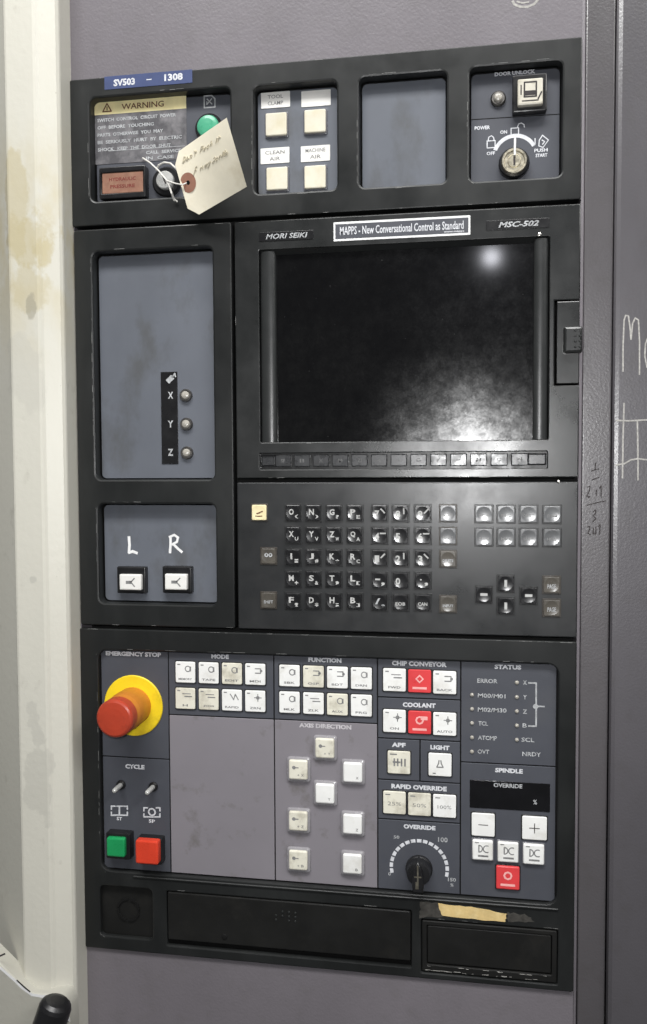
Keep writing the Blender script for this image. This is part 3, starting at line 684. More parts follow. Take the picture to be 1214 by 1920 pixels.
# badges and sticker over the screen
x, z = pt(537, 442, 0); bd = block('maker_badge', .0455, .0072, 0, -.0006, .0006, .0002, 'black', x, z, ds)
i = Ink(); i.text('MORI SEIKI', x + .0005, z, .0042, -.0006 - INK, .0350, bold=.02, shear=.25); i.build('badge_text', 'ink_dim', bd)
x, z = pt(971, 420, 0); bd = block('model_badge', .0485, .0074, 0, -.0006, .0006, .0002, 'black', x, z, ds)
i = Ink(); i.text('MSC-502', x + .0008, z, .0044, -.0006 - INK, .0310, bold=.03, shear=.3); i.build('badge_text', 'ink_dim', bd)
x, z = pt(752.5, 428, -.0004); sw_, sh_ = .1095, .0152
sk = block('white_bordered_sticker', sw_, sh_, 0, -.0004, .0005, .0001, 'paint_white', x, z, ds)
b = MB(); b.cap([rr(x - sw_ / 2 + .0015, x + sw_ / 2 - .0015, z - sh_ / 2 + .0017, z + sh_ / 2 - .0017)], -.0004 - INK); b.build('sticker_field', 'legend', sk)
i = Ink(); yb = -.0004 - INK * 2
i.text('MAPPS - New Conversational Control as Standard', x, z + .0004, .0066, yb, .0990, bold=.015)
i.text('www.mapps', x + .042, z - .0048, .0016, yb, .016); i.build('sticker_text', 'ink_white', sk)
# memory card door with its latch
dw, dh = DX1 - dX0 - .0022, dZ1 - dZ0 - .0024
cdr = block('card_door', dw, dh, 0.012, -.0004, .0004, .0005, 'display', dX0 + .0018 + dw / 2, (dZ0 + dZ1) / 2, ds)
x0, x1, z0, z1 = rect(1058, 1093, 612, 661, -.006)
b = MB(); b.plate(rr(x0, x1, z0, z1, .0012, 2), [], -.0070, 0.0, .0018)
b.build('latch', 'display', cdr)
i = MB()
for r in range(4):
    for c in range(2):
        i.lathe((x0 + .0085 + c * .0036, -.0070, z0 + .0045 + r * .0042), [(.0011, 0), (.0008, .0006)], 8)
i.build('grip_dots', 'display', cdr)
b = MB(); b.lathe(p3(1012, 439, 0), [(.0016, 0), (.0014, .0008), (.0008, .001)], 10); b.build('screw', 'chrome', ds)

# ------------------------------------------------------------------ keyboard
kb = thing('keyboard_unit', 'dark grey keyboard panel with glossy square keys under the display', 'keyboard', (0.28, 0.01, SEAM2))
b = MB(); b.plate(rr(GAPX + 0.0014, PW, SEAM2 + 0.0016, 0.4128, 0.001, 2), [], 0.0004, 0.012, 0.0009); b.build('face_plate', 'keyplate', kb)
YK, YT = 0.0004, -0.0012
def mdi(px, py, m, ink, draw=None, rim='rim', w=.0146, h=.0150):
    x, z = pt(px, py, YT)
    k = block('key', w, h, YK, YK - .0007, .0006, .0003, rim, x, z, kb)
    dished('key_cap', w * .86, h * .86, YK - .0007, YT, .0012, .0005, .0004, m, x, z, k)
    if draw:
        i = Ink(); draw(i, x, z, YT)
        # lay the print into the hollow
        for n, q in enumerate(i.v):
            i.v[n] = (q[0], YT + bowl(q[0] - x, q[2] - z, min(w, h) * .43 - .00058, .0004) - .00018, q[2])
        i.build('key_legend', ink, k)
    return k
def two(a, bsub):
    def d(i, x, z, y):
        if a: i.text(a, x - .0014, z + .0008, .0050 if a not in '-.' else .0013, y, .0042 if a not in '.I' else .0015, bold=.035)
        if bsub: i.text(bsub, x + .0030, z - .0030, .0030, y, .0030, bold=.03)
    return d
def arrow(a, dx, dz):
    def d(i, x, z, y):
        i.text(a, x - .0020, z - .0006, .0056, y, .0038, bold=.03)
        if dx or dz:
            s_ = .0022; i.stroke([(x + .0028 - dx * s_, z + .0018 - dz * s_), (x + .0028 + dx * s_, z + .0018 + dz * s_)], .0012, y)
    return d
def word(t, w=.008, h=.0028):
    return lambda i, x, z, y: i.text(t, x, z - .0012, h, y, w, bold=.02)
colx = [549.6, 587.4, 626.0, 665.2]; numx = [711.8, 751.2, 793.0]
rowl = [961.6, 1003.2, 1044.8, 1085.8, 1127.0]; rown = [962.2, 1004.3, 1046.5, 1088.4, 1129.4]
LET = ['ONGP', 'XYZQ', 'IJKR', 'MSTL', 'FDHB']; SUB = [list('()?E'), list('UVWA'), list('=#*C'), list('+&,['), list('!$;]')]
for r in range(5):
    for c in range(4): mdi(colx[c], rowl[r] + c * 0.25, 'keyblack', 'ink_key', two(LET[r][c], SUB[r][c]))
NUM = [[('7', -.7, .7), ('8', 0, 1), ('9', .7, .7)], [('4', 1, 0), ('5', 0, 0), ('6', 1, 0)], [('1', -.7, -.7), ('2', 0, -1), ('3', .7, -.7)], [('-', -.6, -.8), ('0', 0, 0), ('.', .5, -.8)]]
for r in range(4):
    for c in range(3):
        t, dx, dz = NUM[r][c]
        mdi(numx[c], rown[r] + c * .3, 'keyblack', 'ink_key', arrow(t, dx, dz) if t not in '-.' else two(t, ','))
mdi(numx[0], rown[4], 'keyblack', 'ink_dim', two('/', '*')); mdi(numx[1], rown[4] + .4, 'keyblack', 'ink_key', word('EOB')); mdi(numx[2], rown[4] + .8, 'keyblack', 'ink_key', word('CAN', .0076))
for py, t in ((962.6, 'ALTER'), (1005.2, 'INSERT'), (1048.4, 'DELETE'), (1133.2, 'INPUT')): mdi(840.7, py, 'keygrey' if py < 1010 else 'keybrown', 'ink_dark' if py < 1010 else 'ink_dim', word(t, .0085, .0022), 'rim_brown')
for r, (py, ws) in enumerate(((963.6, ('POS', 'PROG', 'OFFSET', 'SYSTEM')), (1007.2, ('CUSTOM', 'MSG', 'GRAPH', 'HELP')))):
    for c, px in enumerate((908, 949.6, 991.8, 1036)): mdi(px, py + c * .35, 'keygrey', 'ink_dark', word(ws[c], .0078, .0022), w=.0152, h=.0154)
def tri(dx, dz):
    def d(i, x, z, y): i.stroke([(x - dx * .0022, z - dz * .0022), (x + dx * .0022, z + dz * .0022)], .0022, y)
    return d
mdi(908, 1115, 'keyblack', 'ink_key', tri(1, 0)); mdi(949, 1094.2, 'keyblack', 'ink_key', tri(0, 1)); mdi(949, 1136.4, 'keyblack', 'ink_key', tri(0, 1)); mdi(992, 1117, 'keyblack', 'ink_key', tri(1, 0))
mdi(1035.2, 1097, 'keybrown', 'ink_dim', word('PAGE', .0066, .0036), 'rim_brown'); mdi(1035.2, 1140.4, 'keybrown', 'ink_dim', word('PAGE', .0066, .0036), 'rim_brown')
mdi(486, 961, 'keyyellow', 'ink_brown', lambda i, x, z, y: (i.stroke([(x - .003, z - .003), (x + .0026, z - .003)], .0008, y), i.stroke([(x - .002, z - .001), (x + .003, z + .001)], .0010, y)), 'rim_brown')
mdi(503.5, 1043, 'keybrown', 'ink_dim', lambda i, x, z, y: i.text('oo', x, z + .001, .0036, y, .0068, bold=.03), 'rim_brown'); mdi(503.5, 1126, 'keybrown', 'ink_dim', word('SHIFT', .0078, .0028), 'rim_brown')
b = MB(); b.lathe(p3(1048, 903, 0.0004), [(.0014, 0), (.0012, .001), (.0006, .0014)], 10); b.build('screw', 'chrome', kb)

# ------------------------------------------------------------------ operation panel
op = thing('operation_panel', 'black lower operation panel with emergency stop, white keys and drawers', 'control panel', (0.21, 0.01, 0.0))
OX0, OX1, OZ0, OZ1 = 0.0168, 0.4064, 0.0712, 0.2674
YO = 0.0045
spk = rect(187, 291, 1664, 1759); d1 = rect(316, 776, 1687, 1794); d2 = rect(792, 1046, 1731, 1835)
spk = (0.0150, 0.0632, 0.0120, 0.0575); d1 = (0.0765, 0.2895, 0.0085, 0.0570); d2 = (0.2975, 0.4076, 0.0052, 0.0505)
b = MB(); b.plate(rr(0.0, PW, 0.0, SEAM2 - 0.0016, 0.0015, 2), [rr(OX0, OX1, OZ0, OZ1, 0.0085, 5), rr(*spk, .004), rr(*d1, .0012, 2), rr(*d2, .0012, 2)], 0.0, YO - .0005, 0.0010, 0.0012)
b.build('bezel', 'bezel', op)
edge_wear_glints(op, hole_runs((OX0, OX1, OZ0, OZ1), .0013)[:4] + hole_runs(spk, .0013)[1:3] + [(.003, SEAM2 - .0022, PW - .003, SEAM2 - .0022, .4), (d1[0], d1[3] + .0013, d1[1], d1[3] + .0013, .2), (d2[0], d2[3] + .0013, d2[1], d2[3] + .0013, .5)], 11)
# lip under the key field
b = MB(); b.tube([(OX0 + .030, -.0002, OZ0 - .0035), (OX1 + .001, -.0002, OZ0 - .0035)], .0011, 8); b.build('lip', 'bezel', op)
X = [OX0 + .0004, pt(318, 1425, YO)[0], pt(515, 1440, YO)[0], pt(708.5, 1455, YO)[0], pt(864, 1465, YO)[0], OX1 - .0008]
ZT, ZB = OZ1 - .0008, OZ0 + .0002
def zl(px, py): return pt(px, py, YO)[1]
zA = zl(252, 1421); zM = zl(515, 1349); zC1 = zl(786, 1310); zC2 = zl(786, 1387.5); zC3 = zl(786, 1465.5); zC4 = zl(786, 1540); zS = zl(952, 1433.5); xA = pt(788, 1427, YO)[0]
G = .0005
b = MB(); b.cap([rr(OX0 - .004, OX1 + .004, OZ0 - .004, OZ1 + .004)], YO + .0012); b.build('section_backing', 'groove', op)
def section(x0, x1, z0, z1, m='legend'):
    return block('section_plate', x1 - x0 - 2 * G, z1 - z0 - 2 * G, YO + .0012, YO, .0004, .0003, m, (x0 + x1) / 2, (z0 + z1) / 2, op)
sE = section(X[0], X[1], zA, ZT); sCy = section(X[0], X[1], ZB, zA)
sM = section(X[1], X[2], zM, ZT); sMb = section(X[1], X[2], ZB, zM, 'mauve')
sF = section(X[2], X[3], zM, ZT); sAx = section(X[2], X[3], ZB, zM, 'mauve')
sCh = section(X[3], X[4], zC1, ZT); sCo = section(X[3], X[4], zC2, zC1); sAp = section(X[3], xA, zC3, zC2); sLi = section(xA, X[4], zC3, zC2)
sRa = section(X[3], X[4], zC4, zC3); sOv = section(X[3], X[4], ZB, zC4); sSt = section(X[4], X[5], zS, ZT); sSp = section(X[4], X[5], ZB, zS)
YI = YO - INK
def heading(sec, t, px, py, hpx, wpx, m='ink_white', name='heading'):
    i = Ink(); i.ptext(t, px, py, hpx, YI, wpx, bold=.05); i.build(name, m, sec)
heading(sE, 'EMERGENCY STOP', 250, 1226.5, 8.5, 104); heading(sM, 'MODE', 413, 1231.5, 8, 33); heading(sF, 'FUNCTION', 609.5, 1238, 8.5, 62)
heading(sCh, 'CHIP CONVEYOR', 786.5, 1245, 9, 103); heading(sCo, 'COOLANT', 786.5, 1322.5, 9, 62); heading(sAp, 'APF', 748, 1397, 8.5, 26); heading(sLi, 'LIGHT', 825.5, 1402, 8.5, 36)
heading(sRa, 'RAPID OVERRIDE', 786, 1477, 9, 104); heading(sOv, 'OVERRIDE', 787, 1551.5, 8.5, 60); heading(sCy, 'CYCLE', 253, 1438, 8.5, 36); heading(sAx, 'AXIS DIRECTION', 610, 1362, 8.5, 98, 'ink_mauve')
heading(sSt, 'STATUS', 953, 1251, 8.5, 50); heading(sSp, 'SPINDLE', 955, 1445.5, 8.5, 52)
# status list
i = Ink()
for t, px, py, w in (('ERROR', 914.5, 1277, 38), ('M00/M01', 922.5, 1305, 52), ('M02/M30', 923.5, 1331.5, 54), ('TCL', 906.5, 1356.8, 18), ('ATCMP', 914.5, 1384, 36), ('OVT', 907, 1409.8, 22),
                     ('X', 985, 1280, 7), ('Y', 985, 1307.5, 7), ('Z', 985, 1334.5, 8), ('B', 984.5, 1360.5, 8), ('SCL', 990.5, 1387.5, 24), ('NRDY', 997.5, 1414.5, 35)):
    i.ptext(t, px, py, 8, YI, w, bold=.02)
i.build('status_text', 'ink_dim', sSt)
i = Ink()
i.pstroke([(992, 1280.7), (1006, 1281), (1006, 1324.5), (1021, 1325)], 3, YI); i.pstroke([(1006, 1325), (1006, 1362), (992, 1361.6)], 3, YI - .00004)
x, z = pt(1005, 1325, YI); i.dot(x, z, .0021, YI - .0001); i.build('axis_bracket', 'ink_dim', sSt)
for px, py in [(885.6, q) for q in (1303, 1329.6, 1356, 1383, 1409.5)] + [(969.8, q) for q in (1280, 1307.2, 1333.8, 1360.5, 1387.4)]:
    x, z = pt(px, py, YO)
    me = shared('led', 'status_lamp', lambda q: q.lathe((0, 0, 0), [(.0016, 0), (.0016, .0005), (.0010, .0011), (.0003, .0013)], 12), 'lens'); place('status_lamp', me, (x, YO, z), op)
# flat white keys
YW = YO - .0016
def wkey(px, py, w, h, m='white', rim='rim', draw=None, ink='ink_dark', proud=.0016, dome=False):
    yt = YO - proud; x, z = pt(px, py, yt)
    k = block('key', w + .0016, h + .0016, YO, YO - proud * .35, .0010, .0002, rim, x, z, op)
    block('key_cap', w, h, YO - proud * .35, yt, .0012, .0005 if not dome else .0010, m, x, z, k)
    if draw:
        i = Ink(); draw(i, x, z, yt - INK, w, h)
        if i.v: i.build('key_legend', ink, k)
    return k
def legend(t, sym=0, tick=True):
    def d(i, x, z, y, w, h):
        i.text(t, x, z - h * .32, h * .10, y, w * min(.68, .14 * len(t) + .12), bold=.02)
        cx, cz = x + w * .14, z + h * .17; s = h * .13
        if sym == 0: i.ring(cx, cz, s, s * .35, y, 40, 320, 10); i.stroke([(cx + s * .9, cz - s * .7), (cx + s * .9, cz + s * .7)], s * .6, y - .00003)
        elif sym == 1: i.stroke([(cx - s, cz - s * .8), (cx + s, cz - s * .8), (cx + s, cz + s * .8), (cx - s, cz + s * .8)], s * .35, y); i.dot(cx + s * 1.2, cz, s * .5, y - .00005, 8)
        elif sym == 2: i.stroke([(cx - s * 1.6, cz + s), (cx - s * .3, cz - s), (cx + s * .3, cz + s), (cx + s * 1.4, cz - s)], s * .35, y)
        elif sym == 3: i.stroke([(cx - s * 1.3, cz), (cx + s * 1.3, cz)], s * .3, y); i.stroke([(cx, cz - s * 1.3), (cx, cz + s * 1.3)], s * .3, y - .00003); i.dot(cx, cz, s * .7, y - .00006, 8)
        elif sym == 4: i.stroke([(cx - s * 2, cz + s * .5), (cx + s, cz + s * .5)], s * .3, y); i.stroke([(cx - s * 1.2, cz - s * .5), (cx + s * 1.4, cz - s * .5)], s * .4, y)
        if tick: i.stroke([(x - w * .38, z + h * .37), (x - w * .26, z + h * .37)], h * .05, y)
    return d
def grid(x0, y0, x1, y1, k, n): t = k / (n - 1); return x0 + (x1 - x0) * t, y0 + (y1 - y0) * t
KW, KH = .0176, .0182
for k, (t, s) in enumerate((('MEMORY', 0), ('TAPE', 0), ('EDIT', 0), ('MDI', 1))): wkey(*grid(347.5, 1260.8, 478.6, 1264.8, k, 4), KW, KH, 'white_worn' if t in ('EDIT', 'H', 'JOG', 'OSP', 'AUX') else 'white', draw=legend(t, s))
for k, (t, s) in enumerate((('H', 4), ('JOG', 4), ('RAPID', 2), ('ZRN', 3))): wkey(*grid(347.5, 1310, 478.6, 1315.2, k, 4), KW, KH, 'white_worn' if t in ('EDIT', 'H', 'JOG', 'OSP', 'AUX') else 'white', draw=legend(t, s))
for k, (t, s) in enumerate((('SBK', 0), ('OSP', 1), ('BDT', 1), ('DRN', 0))): wkey(*grid(542.9, 1267.4, 677.8, 1272.4, k, 4), KW, KH, 'white_worn' if t in ('EDIT', 'H', 'JOG', 'OSP', 'AUX') else 'white', draw=legend(t, s))
for k, (t, s) in enumerate((('MLK', 0), ('ZLK', 4), ('AUX', 0), ('PRG', 0))): wkey(*grid(542.9, 1317.4, 677.8, 1323.4, k, 4), KW, KH, 'white_worn' if t in ('EDIT', 'H', 'JOG', 'OSP', 'AUX') else 'white', draw=legend(t, s))
CW, CHH = .0188, .0190
def redleg(sym):
    def d(i, x, z, y, w, h):
        i.ring(x, z + h * .10, h * .15, h * .08, y, n=8 if sym else 4); i.stroke([(x - w * .28, z - h * .30), (x + w * .28, z - h * .30)], h * .10, y)
        if sym == 2: i.stroke([(x + w * .1, z + h * .2), (x + w * .3, z + h * .2)], h * .16, y - .00005)
    return d
wkey(740, 1275.2, CW, CHH, draw=legend('FWD', 4)); wkey(787.3, 1277.6, CW, CHH, 'redkey', draw=redleg(0), ink='ink_pink'); wkey(834.3, 1280.2, CW, CHH, draw=legend('BACK', 1))
wkey(740, 1352.4, CW, CHH, draw=legend('ON', 3)); wkey(787.3, 1355.2, CW, CHH, 'redkey', draw=redleg(2), ink='ink_pink'); wkey(834.3, 1358.2, CW, CHH, draw=legend('AUTO', 3))
def fork(i, x, z, y, w, h):
    for q in (-.2, -.05, .12, .27): i.stroke([(x + w * q, z - h * .14), (x + w * q, z + h * .16)], w * .07, y)
    i.stroke([(x - w * .25, z + h * .02), (x + w * .05, z + h * .02)], h * .07, y - .00004); i.stroke([(x - w * .38, z + h * .36), (x - w * .1, z + h * .36)], h * .05, y)
def bulb(i, x, z, y, w, h):
    i.stroke([(x - w * .04, z + h * .2), (x - w * .06, z + h * .06), (x - w * .14, z - h * .1), (x + w * .14, z - h * .1), (x + w * .06, z + h * .06), (x + w * .04, z + h * .2)], w * .05, y); i.stroke([(x - w * .3, z - h * .38), (x - w * .2, z - h * .38)], h * .05, y)
wkey(748.4, 1430.2, CW, CHH, 'white_worn', draw=fork); wkey(825.5, 1434.6, CW, CHH, draw=bulb)
for k, t in enumerate(('25%', '50%', '100%')): wkey(*grid(740, 1505.6, 834, 1512.2, k, 3), CW, CHH, 'white_worn' if k < 2 else 'white', draw=(lambda t: lambda i, x, z, y, w, h: (i.text(t, x, z - h * .04, h * .16, y, w * .6, bold=-.005), i.stroke([(x - w * .38, z + h * .36), (x - w * .2, z + h * .36)], h * .05, y)))(t))
# axis direction keys: raised caps in clear rims
def axk(sgn, t):
    def d(i, x, z, y, w, h):
        if sgn: i.dot(x - w * .22, z + h * .12, w * .10, y, 8); i.stroke([(x - w * .3, z + h * .12), (x + w * .02, z + h * .12)], h * .05, y - .00004)
        i.text(t, x + w * .24, z - h * .26, h * .13, y, w * .14, bold=.01)
        if sgn: i.text('+', x + w * .02, z - h * .26, h * .1, y, w * .1)
    return d
for px, py, sg, t in ((609.6, 1403.2, 1, 'Y'), (559.8, 1443.4, 1, 'X'), (662, 1448.4, 0, 'X'), (609.8, 1488.2, 0, 'Y'), (559.8, 1539.6, 1, 'Z'), (661.6, 1545.6, 0, 'Z'), (559.8, 1613.2, 1, 'B'), (661.2, 1620, 0, 'B')):
    x, z = pt(px, py + 1, YO - .003)
    k = block('axis_key', .0205, .0215, YO, YO - .0024, .0026, .0016, 'rim_mauve', x, z, op)
    block('key_cap', .0160, .0166, YO - .0024, YO - .0046, .0016, .0012, 'white_worn' if sg else 'white', x, z + .0006, k)
    i = Ink(); axk(sg, t)(i, x, z + .0006, YO - .0046 - INK, .0160, .0166); i.build('key_legend', 'ink_dark', k)
# spindle block
x0, x1, z0, z1 = rect(881.5, 1032, 1466, 1518.5, YO)
dp = block('override_display', x1 - x0, z1 - z0, YO, YO - .0005, .0003, .0002, 'screenblack', (x0 + x1) / 2, (z0 + z1) / 2, op)
i = Ink(); i.ptext('OVERRIDE', 953, 1473.5, 8, YO - .0005 - INK, 54, bold=.03); i.ptext('%', 1004, 1504.5, 9, YO - .0005 - INK, 7); i.build('heading', 'ink_dim', dp)
def sign(plus):
    def d(i, x, z, y, w, h):
        i.stroke([(x - w * .2, z), (x + w * .2, z)], h * .035, y)
        if plus: i.stroke([(x, z - h * .2), (x, z + h * .2)], h * .035, y - .00004)
    return d
wkey(906.6, 1547.2, .0186, .0190, draw=sign(0), ink='ink_black'); wkey(1003, 1553.6, .0196, .0192, draw=sign(1), ink='ink_black')
def dc(i, x, z, y, w, h):
    i.ring(x - w * .18, z + h * .08, h * .17, h * .055, y, -90, 90, 10); i.stroke([(x - w * .18, z + h * .25), (x - w * .18, z - h * .09)], w * .06, y - .00003)
    i.ring(x + w * .2, z + h * .08, h * .17, h * .055, y, 60, 300, 10); i.stroke([(x - w * .2, z - h * .28), (x + w * .25, z - h * .28)], h * .09, y); i.stroke([(x - w * .36, z + h * .38), (x - w * .2, z + h * .38)], h * .05, y)
for q in ((905.6, 1595), (953.2, 1599), (1001.4, 1603)):
    wkey(*q, .0166, .0166, rim='rim_slate', draw=dc, proud=.0030, dome=True)
wkey(952.9, 1647, .0188, .0194, 'redkey', draw=redleg(1), ink='ink_pink', proud=.0024, dome=True)
# feed override dial
dx, dz = pt(786.5, 1628, YO)
i = Ink(); i.ring(dx, dz, .0232, .0028, YI, -14, 194, 67, gaps=lambda k: k % 4 == 3); i.build('dial_scale', 'ink_white', sOv)
i = Ink(); i.ptext('0', 731, 1639, 6, YI, 5); i.ptext('50', 744, 1570, 6, YI, 11); i.ptext('100', 831, 1575, 9, YI, 18, bold=.02); i.ptext('150', 848, 1650, 7, YI, 15); i.ptext('%', 848, 1660, 6, YI, 6); i.build('dial_numbers', 'ink_dim', sOv)
kn = MB(); kn.lathe((dx, YO, dz), [(.0112, 0), (.0112, .003), (.0104, .004), (.0100, .010), (.0092, .0125), (.006, .0132)], 32)
ko = kn.build('override_knob', 'black', op)
# pointer bar across the knob: a tapered wing standing proud of it
b = MB(); L = [(dx - .0042, dz - .0125), (dx + .0042, dz - .0125), (dx + .0046, dz - .004), (dx + .0030, dz + .0060), (dx, dz + .0125), (dx - .0030, dz + .0060), (dx - .0046, dz - .004)]
b.plate(L, [], YO - .0185, YO - .003, .0012); b.build('knob_wing', 'black', ko)
i = Ink(); yk = YO - .0185 - INK; i.stroke([(dx, dz + .0100), (dx, dz - .0040)], .0012, yk); i.stroke([(dx - .0026, dz + .0008), (dx + .0026, dz + .0008)], .0012, yk - .00003)
i.stroke([(dx - .0006, dz - .004), (dx - .0006, dz - .0085)], .0026, yk - .00006); i.build('knob_mark', 'brass', ko)
# emergency stop
ex, ez = pt(250, 1323.5, YO - .001)
b = MB(); b.lathe((ex, YO, ez), [(.0268, 0), (.0268, .0008), (.0262, .0014), (.012, .0016)], 56); es = b.build('emergency_stop', 'yellow', op)
b = MB(); b.lathe((ex, YO, ez), [(.0165, .0012), (.0166, .018), (.0160, .024), (.0148, .028), (.0142, .0310)], 40); b.build('stop_skirt', 'estopneck', es)
b = MB(); b.lathe((ex, YO, ez), [(.0140, .0302), (.0152, .0302), (.0160, .0312), (.0160, .0406), (.0152, .0422), (.0138, .0430), (.009, .0435), (.004, .0437)], 44); b.build('stop_head', 'estop', es)
# cycle start and stop
i = Ink()
for cx_, cy_ in ((224, 1521), (285, 1524)):
    for s in (-1, 1):
        i.pstroke([(cx_ + s * 8, cy_ - 9), (cx_ + s * 15, cy_ - 9), (cx_ + s * 15, cy_ - 3)], 2.6, YI); i.pstroke([(cx_ + s * 15, cy_ + 2), (cx_ + s * 15, cy_ + 8), (cx_ + s * 7, cy_ + 8)], 2.6, YI)
i.pstroke([(224, 1512), (224, 1529)], 3, YI); i.pstroke([(214, 1528.5), (234, 1529)], 2.4, YI - .00003); i.pstroke([(219, 1512), (230, 1512)], 2.2, YI - .00003)
x, z = pt(285, 1523, YI); i.ring(x, z, .0030, .0014, YI, n=14); i.pstroke([(276, 1532), (294, 1532.4)], 2.2, YI)
i.ptext('ST', 224, 1535.5, 6.5, YI, 10, bold=.03); i.ptext('SP', 285, 1540, 6.5, YI, 12, bold=.03)
i.build('cycle_symbols', 'ink_white', sCy)
for px, py in ((227.5, 1471.5), (288, 1475)):
    x, z = pt(px, py, YO)
    b = MB(); b.lathe((x, YO, z), [(.0042, 0), (.0042, .0012), (.0036, .0020), (.0024, .0020)], 18); lm = b.build('cycle_lamp', 'black', op)
    b = MB(); b.lathe((x, YO, z), [(.0022, .001), (.0022, .0140), (.0017, .0158), (.0008, .0164)], 14); b.build('lens', 'silver', lm)
for px, py, m, w, yt in ((216.5, 1590, 'greenbtn', .0168, .0125), (275, 1599.5, 'redbtn', .0206, .0150)):
    x, z = pt(px + 8, py - 7, YO - .004)
    hb = block('cycle_button', .0225, .0228, YO, YO - .0085, .0012, .0010, 'black', x + .0004, z, op)
    x, z = pt(px, py, YO - yt); block('button_cap', w, w, YO - .0085, YO - yt, .0018, .0014, m, x, z, hb)

# speaker window, drawers
b = MB(); b.cap([rr(spk[0] - .002, spk[1] + .002, spk[2] - .002, spk[3] + .002)], YO + .0005); so = b.build('speaker_plate', 'drawer', op)
x, z = pt(241, 1706, YO)
b = MB(); n = 28
for k in range(n):
    if k % 7 == 6: continue
    a0, a1 = 2 * math.pi * k / n, 2 * math.pi * (k + 1) / n
    q = [(x + r * math.cos(a), z + r * math.sin(a)) for r, a in ((.0088, a0), (.0106, a0), (.0106, a1), (.0088, a1))]
    b.plate(q, [], YO - .0008, YO + .0005, 0)
b.build('speaker_ring', 'groove', so)
def drawer(d, name):
    w, h = d[1] - d[0] - .0014, d[3] - d[2] - .0060
    q = MB(); xm = (d[0] + d[1]) / 2; z0 = d[2] + .0052
    q.plate(rr(xm - w / 2, xm + w / 2, z0, z0 + h, .0012, 2), [], 0.0002, YO + .004, .0010)
    return q.build(name, 'drawer', op)
b = MB(); b.cap([rr(d1[0] - .002, d2[1] + .002, 0.003, .0595)], YO + .003); b.build('drawer_recess', 'groove', op)
dr = drawer(d1, 'drawer_front'); dr['label'] = 'wide black drawer front with small vent dots'
b = MB()
for r in range(3):
    for c in range(4):
        if (r, c) in ((0, 0), (2, 1)): continue
        x, z = pt(518 + c * 12, 1709 + r * 8 + c * 1.2, 0.0002); b.lathe((x, .0002, z), [(.0011, 0), (.0008, .0005)], 8)
b.build('vent_dots', 'bezel', dr)
x, z = pt(421, 1757, 0); b = MB(); b.lathe((x, .0002, z), [(.0026, 0), (.0022, .0008), (.001, .001)], 14); b.build('plug', 'groove', dr)
w, h = d2[1] - d2[0] - .0014, d2[3] - d2[2] - .0020; xm, zm = (d2[0] + d2[1]) / 2, (d2[2] + d2[3]) / 2
q = MB(); q.plate(rr(xm - w / 2, xm + w / 2, zm - h / 2, zm + h / 2, .0012, 2), [rr(xm - w / 2 + .004, xm + w / 2 - .004, zm - h / 2 + .0062, zm + h / 2 - .004, .001, 2)], .0002, YO + .004, .0008); fl = q.build('flap_frame', 'drawer', op)
b = MB(); b.plate(rr(xm - w / 2 + .0044, xm + w / 2 - .0044, zm - h / 2 + .0072, zm + h / 2 - .0044, .001, 2), [], .0010, YO + .004, .0008); b.build('flap', 'drawer', op)
i = Ink(); yb = .0002 - INK
for k in range(34):
    fx = xm - w / 2 + .002 + (w - .004) * random.random() ** 1.3; fz = zm - h / 2 + (.0016 if random.random() < .5 else .0052) + random.uniform(-.0003, .0003); l = random.uniform(.0008, .005)
    i.stroke([(fx, fz), (min(fx + l, xm + w / 2), fz + random.uniform(-.0002, .0002))], random.uniform(.0002, .0005), yb - k * .000002)
i.build('edge_wear_glints', 'chalk', fl)['kind'] = 'stuff'  # rubbed marks only, along the flap frame's lower edge
# old tape over the flap's top edge
def wavy(px, y, n, amp):
    out = []
    for (a, c), (a2, c2) in zip(px, px[1:] + px[:1]):
        for k in range(n):
            t = k / n; out.append((a + (a2 - a) * t + random.uniform(-amp, amp), c + (c2 - c) * t + random.uniform(-amp, amp)))
    return [pt(u, v, y) for u, v in out]
b = MB(); L = wavy([(829, 1717), (947, 1730), (951, 1714), (884, 1701), (822, 1695)], -.0003, 6, 1.1); b.plate(L, [], -.0004, 0.0, 0.0); b.build('tape_strip', 'tape', op)
b = MB(); L = wavy([(786, 1721), (830, 1720), (822, 1693), (790, 1692)], -.0002, 5, 2.5); b.plate(L, [], -.0002, 0.0, 0.0); b.build('tape_residue', 'residue', op)
b = MB(); L = wavy([(952, 1727), (1003, 1730), (985, 1714), (953, 1712)], -.0002, 5, 2.5); b.plate(L, [], -.0002, 0.0, 0.0); b.build('tape_residue', 'residue', op)

# ------------------------------------------------------------------ paper tag on its string
tg = thing('paper_tag', 'buff paper tag with pencil writing tied to the upper key switch', 'tag', p3(353, 342, -0.012))
YA, YB_ = -0.014, -0.048
def tagp(px, py):
    """depth grows along the tag towards its free end"""
    t = ((px - 340) * 0.862 + (345 - py) * 0.507) / 121.0
    v = ((px - 340) * 0.507 - (345 - py) * 0.862) / 62.0      # across the card, -1 to 1
    return p3(px, py, YA + (YB_ - YA) * (0.70 * t + 0.30 * t * t) + 0.0035 * v * v * (0.3 + t) + 0.0012 * math.sin(5.0 * t + 1.3 * v))
TC = [(335.5, 283), (425.4, 220), (463.2, 349.5), (373.6, 401.8), (352.0, 390.5), (328.6, 309)]
def lerp(a, b, t): return (a[0] + (b[0] - a[0]) * t, a[1] + (b[1] - a[1]) * t)
